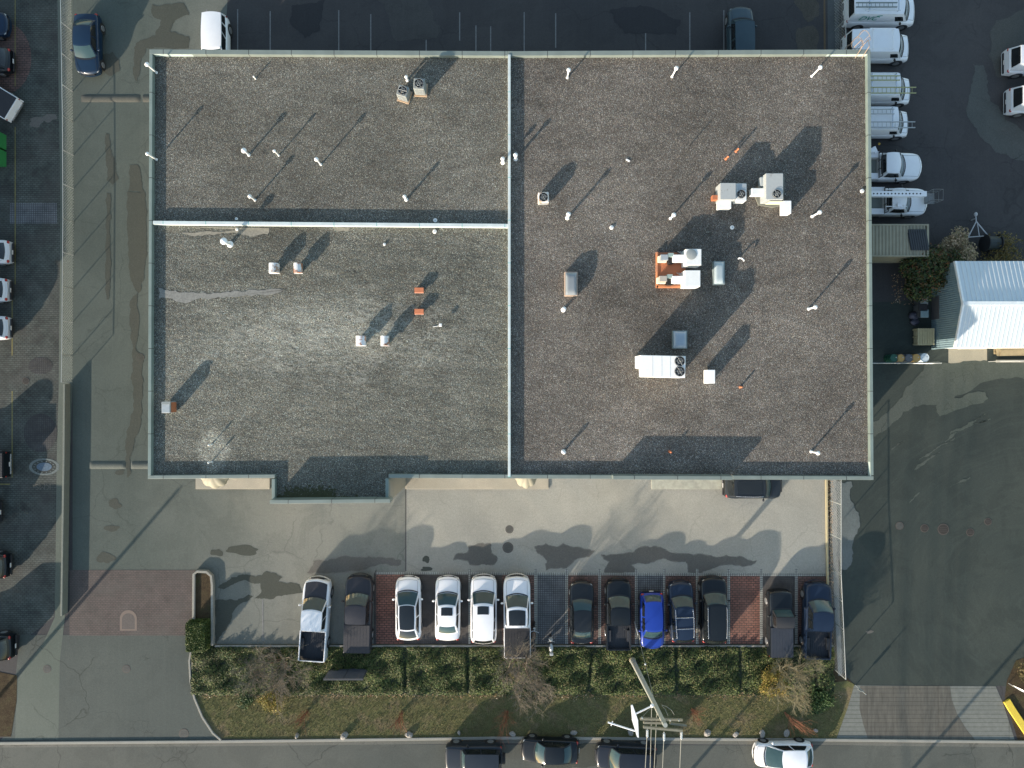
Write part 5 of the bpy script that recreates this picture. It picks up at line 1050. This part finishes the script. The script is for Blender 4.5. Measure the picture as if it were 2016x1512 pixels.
def fence(pts, h, lab, step=2.45, mesh=.22, out=0):
    pts = [P(*p) for p in pts]; t = thing('chain_link_fence', lab, 'fence', pts[0]); o = pts[0]; FM = plain('fence_wire', (.5, .52, .5), .4, .5); pm_ = MB(); w = MB(); rl = MB()
    for a, c in zip(pts, pts[1:]):
        d = c-a; Ln = d.length; u = d/Ln; n = max(1, round(Ln/step))
        for i in range(n+1): q0 = a+u*Ln*i/n-o; MB().tube([q0, q0+Vector((0, 0, h))], .03, 8).build('post', FM, t)
        rl.tube([a-o+Vector((0, 0, h)), c-o+Vector((0, 0, h))], .022, 6)
        k = -h
        while k < Ln:
            for s in (0, 1):
                x0, x1 = k, k+h; z0, z1 = (0, h) if s == 0 else (h, 0); xa, xb = max(0, x0), min(Ln, x1)
                if xb-xa > .05:
                    za = z0+(z1-z0)*(xa-x0)/h; zb = z0+(z1-z0)*(xb-x0)/h; w.tube([a-o+u*xa+Vector((0, 0, za)), a-o+u*xb+Vector((0, 0, zb))], .004, 3, cap=False)
            k += mesh
    rl.build('top_rail', FM, t); w.build('wire_mesh', FM, t); return t
fence([(137, -150), (140, 0), (144, 240), (145, 437), (144, 568), (143, 700), (142, 752)], 1.2, 'long chain link fence between the west paving and the drive')
fence([(1634, 920), (1634, 1117), (1639, 1223), (1643, 1318)], 1.7, 'chain link fence between the front bays and the east road')
fence([(1640, -120), (1645, 120)], 1.6, 'chain link fence north of the warehouse beside the lettered van')
fence([(1640, 716), (1830, 716)], 1.4, 'chain link fence behind the row of drums')
fence([(1946, 712), (2120, 710)], 1.2, 'low chain link fence along the south side of the shed')
fence([(1985, 1345), (2060, 1380)], 1.2, 'short fence in the corner bed at the right edge')
# ---------------- site objects ----------------
def hump(x0, x1, y, lab, w_=.55, h=.09, m=None):
    a, b = P(x0, y), P(x1, y); mb = MB(); n = 8; L = b.x-a.x
    mb.grid(lambda u, v: (-L/2+L*u, w_*(v-.5), h*math.sin(math.pi*v)**.8*min(1, 18*min(u, 1-u)+.02)), 24, n, flip=False)
    tag(mb.build('speed_bump', m, smooth=True, loc=(a+b)/2+Vector((0, 0, .004))), lab, 'speed bump', 'asphalt speed bumps on the west drive')
HB = asphalt('hump_asphalt', (.088, .09, .075), (.1, .1, .085), crack=.2); HG = asphalt('hump_asphalt_grey', (.1, .112, .097), (.115, .125, .108), crack=.2)
hump(160, 277, 194, 'long brownish speed bump across the west drive below the blue sedan', m=HB); hump(281, 296, 194, 'short stub of speed bump against the west wall', m=HB)
hump(176, 248, 916, 'speed bump across the lower west drive', m=HG); hump(258, 300, 916, 'short speed bump piece at the southwest building corner', m=HG)
def manhole(px, py, r, lab, mat):
    t = thing('manhole_cover', lab, 'manhole cover', P(px, py)+Vector((0, 0, .0055)), 0, 'manhole covers'); MB().lathe([(r, 0), (r, .012), (r*.84, .014), (r*.84, 0)], n=26).build('rim', plain('iron_rim', (.07, .06, .05), .7), t)
    MB().lathe([(r*.82, 0), (r*.82, .012), (.01, .013)], n=26).build('lid', mat, t)
    m = MB(); [m.box(-r*.6, r*.6, -.012+y*r*.3, .012+y*r*.3, .012, .018) for y in (-1, 0, 1)]; m.build('ribs', plain('iron_rim', (.07, .06, .05)), t)
IR = plain('rusty_iron', (.036, .031, .026), .8, var=.4, sc=9); IG = plain('grey_iron', (.075, .078, .07), .8, var=.3, sc=9)
for px, py, r, lab, m in [(1003, 1042, .3, 'plain round cover in the sunny lot, upper of two', IG), (1000, 1078, .4, 'ringed round cover in the lot at the edge of shade, lower of two', IG), (276, 704, .3, 'round cover close to the west wall', IG), (1771, 1035, .3, 'cover at the left end of the row on the east road', IG), (1820, 1040, .3, 'second small rusty cover of the row on the east road', IR), (1857, 1042, .42, 'large rusty cover of the row on the east road', IR), (1910, 1048, .29, 'rusty cover right of the large one on the east road', IR), (1945, 1027, .27, 'rusty cover at the far right of the row on the east road', IR), (93, 1317, .3, 'grey cover in the west footway beside the planting', IG), (249, 1317, .3, 'faint round cover in the middle of the approach', IG), (362, 1444, .36, 'faint round cover near the street kerb on the approach', IG), (51, 750, .26, 'dark cover in the shaded west paving', IR)]:
    manhole(px, py, r, lab, m)
t = thing('arched_plaque', 'pale arched frame set into the brick apron', 'paving frame', P(253, 1225)+Vector((0, 0, .012))); m = MB(); AR = plain('arch_stone', (.17, .13, .105), .85)
arc = [(.62*math.cos(a), .28+.62*math.sin(a)) for a in [math.pi*i/14 for i in range(15)]]; o_ = [(.62, -.62)]+arc+[(-.62, -.62)]; i_ = [(x*.76, y*.76-.02) for x, y in o_]; n = len(o_)
m.add([(x, y, .006) for x, y in o_]+[(x, y, .006) for x, y in i_], [(i, (i+1) % n, n+(i+1) % n, n+i) for i in range(n)]); m.build('stone_band', AR, t); 
MB().add([(x, y, .003) for x, y in i_], [tuple(range(n))]).build('inner_paving', plain('arch_inner', (.1, .085, .075), .85, var=.4, sc=8), t)
# billboard style sign panel seen from behind
t = thing('business_sign', 'low dark two panel sign standing in the hedge, seen from above', 'sign', P(688, 1316)); 
for s in (-1, 1): MB().box(min(0, s*1.37)+.015, max(0, s*1.37)-.015, -.05, .05, .15, 1.8).build('panel', plain('sign_back', (.09, .1, .12), .5), t, bevel=.01)
for x in (-1.38, 0, 1.38): MB().box(x-.014, x+.014, -.06, .06, 0, 1.83).build('post', plain('post_dark', (.04, .045, .05), .5), t)
MB().box(-1.4, 1.4, -.065, .065, 1.83, 1.87).build('top_rail', plain('post_dark', (.04, .045, .05)), t)
# motorcycle, scooter, person
t = thing('motorcycle', 'dark motorcycle squeezed between the white pickup and the empty bay', 'motorcycle', P(1050, 1247), R(86))
for x in (-.68, .68): w0 = MB().lathe([(.22, -.04), (.3, -.055), (.31, 0), (.3, .055), (.22, .04)], c=(x, 0, .31), n=18, axis='Y').build('wheel', TYRE, t, smooth=True); MB().lathe([(.2, -.02), (.2, .02)], c=(x, 0, .31), n=14, axis='Y').build('rim', RIM, w0)
MB().ell((.12, 0, .78), (.32, .15, .16)).build('tank', plain('brown_tank', (.14, .09, .06), .3), t, smooth=True); MB().ell((-.38, 0, .78), (.36, .13, .07)).build('seat', BLK, t, smooth=True)
m = MB().tube([(.7, 0, .31), (.5, 0, .95)], .035, 6); m.tube([(.42, -.36, 1.0), (.52, -.1, .98), (.52, .1, .98), (.42, .36, 1.0)], .018, 6); m.build('handlebar', CHR, t); MB().ell((-.02, 0, .45), (.28, .18, .2)).build('engine', PLAST, t, smooth=True); MB().ell((.66, 0, .84), (.08, .1, .1)).build('headlight', HL, t, smooth=True)
MB().box(-1.0, -.72, -.2, .2, .7, .98).build('top_box', BLK, t, bevel=.05)
t = thing('scooter', 'small silver white scooter alone at the back of the grey bay', 'scooter', P(1084, 1262), R(92))
for x in (-.48, .5): MB().lathe([(.12, -.05), (.2, -.055), (.22, 0), (.2, .055), (.12, .05)], c=(x, 0, .22), n=16, axis='Y').build('wheel', TYRE, t, smooth=True)
t.scale = (.8, .8, .8); SWH = plain('scooter_white', (.38, .4, .4), .3); m = MB().ell((-.4, 0, .6), (.42, .2, .24)); m.build('rear_body', SWH, t, smooth=True); MB().ell((-.3, 0, .85), (.34, .14, .07)).build('seat', GREYM, t, smooth=True)
MB().ell((.42, 0, .62), (.13, .22, .36)).build('leg_shield', SWH, t, smooth=True); m = MB().tube([(.5, 0, .22), (.38, 0, 1.0)], .03, 6); m.tube([(.3, -.32, 1.02), (.4, 0, 1.02), (.3, .32, 1.02)], .02, 6); m.ell((.42, 0, 1.0), (.1, .13, .1)); m.build('handlebar', SWH, t, smooth=True); MB().box(-.95, -.7, -.16, .16, .8, 1.05).build('top_box', SWH, t, bevel=.05)
# dumpsters
DG_ = plain('bin_green', (.03, .2, .06), .5, var=.2)
for y, lab in ((281, 'green waste skip at the left edge, upper of two'), (314, 'green waste skip at the left edge, lower of two')):
    t = thing('waste_skip', lab, 'dumpster', P(-14, y), 0, 'green waste skips'); m = MB(); pr = [(-1.0, 0), (1.0, 0), (1.05, 1.25), (.8, 1.4), (-1.05, 1.4)]
    m.add([(x, -.55, z) for x, z in pr]+[(x, .55, z) for x, z in pr], [(4, 3, 2, 1, 0)[::-1], (5, 6, 7, 8, 9)[::-1]]+[(i, (i+1) % 5, 5+(i+1) % 5, 5+i) for i in range(5)]); m.build('container', DG_, t, weld=True, bevel=.02)
    MB().box(-1.0, .78, -.5, .5, 1.403, 1.43).build('lid', plain('bin_lid', (.04, .26, .08), .5), t, bevel=.01); m = MB(); [m.box(.2+.0*i, .9, -.3+.5*i, -.27+.5*i, 1.43, 1.46) for i in range(2)]; m.build('rib', DG_, t)
# shipping container
t = thing('shipping_container', 'tan ribbed shipping container beside the east wall', 'container'); CT = plain('container_tan', (.27, .25, .18), .7, var=.3, sc=1.2); h = 2.55
a, b = P(1672, 441, h), P(1829, 505, h); x0, x1, y0, y1 = a.x, b.x, b.y, a.y; m = MB(); n = 22
pts = []
for i in range(n):
    u = x0+.15+(x1-x0-.3)*i/n; s = (x1-x0-.3)/n; pts += [(u, h-.06), (u+s*.25, h-.01), (u+s*.5, h-.01), (u+s*.75, h-.06)]
k = len(pts); m.add([(x, y0+.08, z) for x, z in pts]+[(x, y1-.08, z) for x, z in pts], [(i, i+1, k+i+1, k+i) for i in range(k-1)]); m.build('roof_panel', CT, t)
m = MB()
for u in (0, 1):
    y = y0 if u == 0 else y1; s = 1 if u == 0 else -1; pp = [(x, y+s*((h-z)*1.1)) for x, z in pts]
    m.add([(x, yy_, .15) for x, yy_ in pp]+[(x, yy_, h-.07) for x, yy_ in pp], [(i, i+1, k+i+1, k+i) if u == 0 else (i, k+i, k+i+1, i+1) for i in range(k-1)])
m.build('side_panel', CT, t)
m = MB()
for y in (y0, y1-.1): m.box(x0, x1, y, y+.1, h-.09, h+.01); m.box(x0, x1, y, y+.1, 0, .15)
for x in (x0, x1-.15): m.box(x+.002, x+.148, y0+.1, y1-.1, h-.09, h+.008); m.box(x, x+.15, y0, y0+.1, .15, h-.09); m.box(x, x+.15, y1-.1, y1, .15, h-.09)
m.build('frame', CT, t); m = MB(); m.box(x1-.04, x1-.01, y0+.1, (y0+y1)/2-.01, .15, h-.1); m.box(x1-.04, x1-.01, (y0+y1)/2+.01, y1-.1, .15, h-.1); m.build('door', CT, t)
a, b = P(1793, 451, h+.05), P(1824, 493, h+.05); m = MB()
for i in range(8): x = a.x+(b.x-a.x)*i/7; m.box(x-.055, x+.055, b.y, a.y, h+.012, h+.07, rot=.17)
m.box(a.x-.1, b.x+.1, (a.y+b.y)/2-.6, (a.y+b.y)/2+.6, h+.011, h+.03, rot=.17)
tag(m.build('steel_grating', plain('grate_black', (.035, .04, .045), .6)), 'black ribbed sheet lying slanted on the container roof', 'metal sheet')
# shed
t = thing('shed', 'corrugated pale metal shed with a ridged roof at the right edge', 'shed'); q = NT('corrugated_metal')
CM = q.fin(q.mix(q.noise(1.5, 4), (.5, .56, .58), (.6, .66, .68)), .38, .15)
eh, rh = 2.9, 3.75; xw = P(1885, 0, eh).x; xe = xw+12; yn = P(0, 514, eh).y; ysn = P(0, 684, eh).y; yr = P(0, 597, rh).y; xo = .15
def cor(fx, n, amp): return [fx(i/n)+(amp if i % 4 in (1, 2) else 0) for i in range(n+1)]
for nm, ya, za, yb, zb_ in (('north_slope', yn, eh, yr, rh), ('south_slope', ysn, eh, yr, rh)):
    m = MB(); N = 200; vs = []
    for i in range(N+1):
        x = xw-xo+(xe-xw+xo)*i/N; dz = .035 if i % 5 == 1 else 0
        vs += [(x, ya, za+dz), (x, yb, zb_+dz)]
    m.add(vs, [(2*i, 2*i+2, 2*i+3, 2*i+1) if nm == 'south_slope' else (2*i, 2*i+1, 2*i+3, 2*i+2) for i in range(N)]); m.build('roof_slope', CM, t)
MB().box(xw-xo, xe, yr-.14, yr+.14, rh-.02, rh+.05).build('ridge_cap', plain('ridge_cap', (.65, .7, .7), .4), t, bevel=.02)
for ya, yb, za, zb_ in ((yn, yr, eh, rh), (ysn, yr, eh, rh)):
    m = MB(); s = -.06; m.add([(xw-xo-.05, ya, za-.15), (xw-xo-.05, yb, zb_-.15), (xw-xo-.05, yb, zb_+.04), (xw-xo-.05, ya, za+.04), (xw-xo+.07, ya, za-.15), (xw-xo+.07, yb, zb_-.15), (xw-xo+.07, yb, zb_+.04), (xw-xo+.07, ya, za+.04)], [(0, 1, 2, 3), (7, 6, 5, 4), (3, 2, 6, 7), (0, 4, 5, 1), (1, 5, 6, 2), (0, 3, 7, 4)]); m.build('barge_board', plain('white_trim', (.8, .82, .8), .5), t)
m = MB(); N = 120; vs = []
for i in range(N+1):
    y = ysn+(yn-ysn)*i/N; zt_ = eh+(rh-eh)*(1-abs(y-yr)/(abs((yn if y > yr else ysn)-yr))); dx = .03 if i % 3 else 0; vs += [(xw-dx, y, 0), (xw-dx, y, zt_-.03)]
m.add(vs, [(2*i, 2*i+1, 2*i+3, 2*i+2) for i in range(N)]); m.build('gable_wall', plain('wall_blue_metal', (.2, .29, .32), .5, .1), t)
m = MB(); N = 200; vs = []
for i in range(N+1): x = xw+(xe-xw)*i/N; dy = .03 if i % 3 else 0; vs += [(x, ysn+.1-dy, 0), (x, ysn+.1-dy, eh-.02)]
m.add(vs, [(2*i, 2*i+2, 2*i+3, 2*i+1) for i in range(N)]); m.box(xw, xe, yn-.14, yn-.1, 0, eh-.02); m.box(xe-.05, xe, ysn+.1, yn-.1, 0, eh); m.build('side_wall', plain('white_trim', (.8, .82, .8)), t)
MB().box(xw-.06, xw-.035, P(0, 628, .8).y, P(0, 583, .8).y, .05, .95).build('hatch', plain('hatch_dark', (.09, .095, .1), .6), t)
MB().box(P(1885, 0, 0).x, P(1930, 0, 0).x, ysn+.03, ysn+.068, 0, 2.4).build('door', plain('door_white', (.6, .62, .6), .5), t)
# bins, drums, pallet, lumber
def wheelie(px, py, lab, c):
    t = thing('wheelie_bin', lab, 'bin', P(px, py), R(90), 'bins against the shed wall'); m = MB(); a, b_ = .2, .27
    m.add([(-a, -a, .08), (a, -a, .08), (a, a, .08), (-a, a, .08), (-b_, -b_, .95), (b_, -b_, .95), (b_, b_, .95), (-b_, b_, .95)], [(3, 2, 1, 0), (4, 5, 6, 7), (0, 1, 5, 4), (1, 2, 6, 5), (2, 3, 7, 6), (3, 0, 4, 7)]); m.build('tub', plain('bin_tub', (.1, .11, .12), .5), t, bevel=.02)
    MB().box(-.29, .29, -.3, .28, .952, 1.02).build('lid', c, t, bevel=.04); MB().tube([(-.25, .33, .93), (.25, .33, .93)], .02, 6).build('handle', BLK, t)
    for s in (-1, 1): MB().lathe([(.1, -.03), (.1, .03)], c=(s*.22, .22, .1), n=12, axis='X').build('wheel', BLK, t)
wheelie(1803, 595, 'grey lidded bin by the shed, upper pale one', plain('lid_pale', (.2, .23, .23), .5)); wheelie(1804, 620, 'grey lidded bin by the shed, lower pale one', plain('lid_teal', (.17, .24, .25), .5)); wheelie(1802, 608, 'black bin between the two pale lidded bins', BLK)
for i, (px, py, r, lab) in enumerate([(1796, 622, .38, 'dark sack heap left of the lower pale bin'), (1798, 634, .34, 'dark sack heap below the lower pale bin'), (1800, 560, .5, 'dark heap in the shade under the bushy tree')]):
    rn = random.Random(i+90); m = MB().ell((0, 0, r*.5), (r, r*.8, r*.6), 8, 12); m.v = [(x*(1+rn.gauss(0, .07)), y*(1+rn.gauss(0, .07)), max(0, z)*(1+rn.gauss(0, .07))) for x, y, z in m.v]; tag(m.build('rubbish_sack', plain('sack_dark', (.05, .05, .07), .5, var=.4, sc=8), loc=P(px, py), smooth=True), lab, 'sack')
t = thing('pallet_stack', 'stack of pale timber pallets against the shed wall', 'pallet', P(1812, 664)); PW = plain('pallet_wood', (.42, .37, .22), .85, var=.25, sc=6)
m = MB()
for k in range(4):
    for i in range(7): m.box(-.6+i*.18, -.6+i*.18+.13, -.6, .6, .18+.16*k, .2+.16*k)
    for y in (-.58, -.05, .48): m.box(-.6, .62, y, y+.1, .06+.16*k, .179+.16*k)
m.build('boards', PW, t)
def drum(px, py, lab, c, lid, r=.29):
    t = thing('drum', lab, 'drum', P(px, py), 0, 'drums along the fence'); MB().lathe([(r, 0), (r, .28), (r*1.03, .3), (r, .32), (r, .58), (r*1.03, .6), (r, .62), (r, .88), (r*1.02, .9), (r*.97, .9), (r*.95, .87), (.01, .87)], n=22).build('barrel', c, t, smooth=True)
    MB().lathe([(r*.9, .871), (r*.9, .88), (.01, .882)], n=20).build('lid', lid, t); MB().lathe([(.04, .882), (.04, .9), (.01, .9)], c=(r*.5, .05, 0), n=8).build('bung', GREYM, t)
YW = plain('drum_ochre', (.42, .27, .09), .6); drum(1747, 706, 'dark green drum nearest the warehouse in the fence row', plain('drum_green', (.02, .09, .06), .5), plain('drum_green', (.02, .09, .06))); drum(1760, 706, 'ochre topped drum second in the fence row', plain('drum_dull', (.2, .14, .08), .6), YW)
drum(1776, 706, 'dull grey drum in the middle of the fence row', plain('drum_grey', (.1, .11, .12), .5), plain('drum_grey', (.1, .11, .12))); drum(1790, 706, 'ochre topped drum left of the pale one', YW, YW); drum(1806, 705, 'pale blue white drum at the end of the fence row', plain('drum_white', (.5, .58, .62), .5), plain('drum_white', (.5, .58, .62)), .31)
t = thing('lumber_pile', 'rough pile of pale planks by the south wall of the shed', 'lumber', P(1992, 694)); m = MB(); rn = random.Random(5)
for i in range(16): m.box(-1.2+rn.uniform(-.2, .2), 1.6+rn.uniform(-.3, .3), -.25+rn.uniform(0, .4), -.15+rn.uniform(.0, .4)+.05, .05*i*.6, .05*i*.6+.04, rot=rn.gauss(0, .05))
m.build('planks', plain('plank_wood', (.3, .24, .14), .8, var=.3, sc=5), t)
t = thing('boat_trailer_frame', 'pale steel A frame trailer drawbar left in the yard', 'trailer', P(1925, 455)); AF = plain('trailer_grey', (.42, .43, .43), .5)
m = MB(); k = .55; W_ = lambda x, y: P(x, y, k)-P(1925, 455)
m.tube([W_(1906, 467), W_(1922, 436), W_(1921, 424)], .04, 6); m.tube([W_(1922, 436), W_(1946, 465)], .045, 6); m.tube([W_(1906, 467), W_(1946, 464)], .035, 6); m.tube([W_(1924, 437), W_(1928, 465)], .03, 6)
m.build('drawbar', AF, t); MB().ell(W_(1921, 422), (.12, .16, .12)).build('coupler', AF, t, smooth=True); m = MB(); p = W_(1922, 430); m.tube([(p.x, p.y, .56), (p.x, p.y, 0)], .04, 6); m.build('jack', AF, t)
t = thing('cable_drum', 'large black cable spool beside the trailer drawbar', 'cable spool', P(1940, 482))
MB().lathe([(.62, -.5), (.62, -.44), (.36, -.43), (.36, .43), (.62, .44), (.62, .5)], c=(0, 0, .62), n=24, axis='X').build('spool', plain('spool_black', (.015, .016, .018), .7), t); MB().lathe([(.5, -.41), (.5, .41)], c=(0, 0, .62), n=20, axis='X').build('wound_cable', plain('cable_teal', (.03, .04, .04), .6), t)
# unseen building added beyond the left edge to cast shade
t = thing('added_shade_building', 'unseen low building added beyond the left edge to shade the west paving', 'building'); x1 = P(-112, 0).x
MB().box(x1-30, x1, P(0, 769).y, 40, 0, 3.3).build('wall', WALL, t); MB().box(x1-30.2, x1+.2, P(0, 769).y-.2, 40.2, 3.3, 3.5).build('roof', plain('added_shade_roof', (.2, .2, .19), .8), t)
# small litter
for px, py, r in ((687, 1018, 0),):
    pass
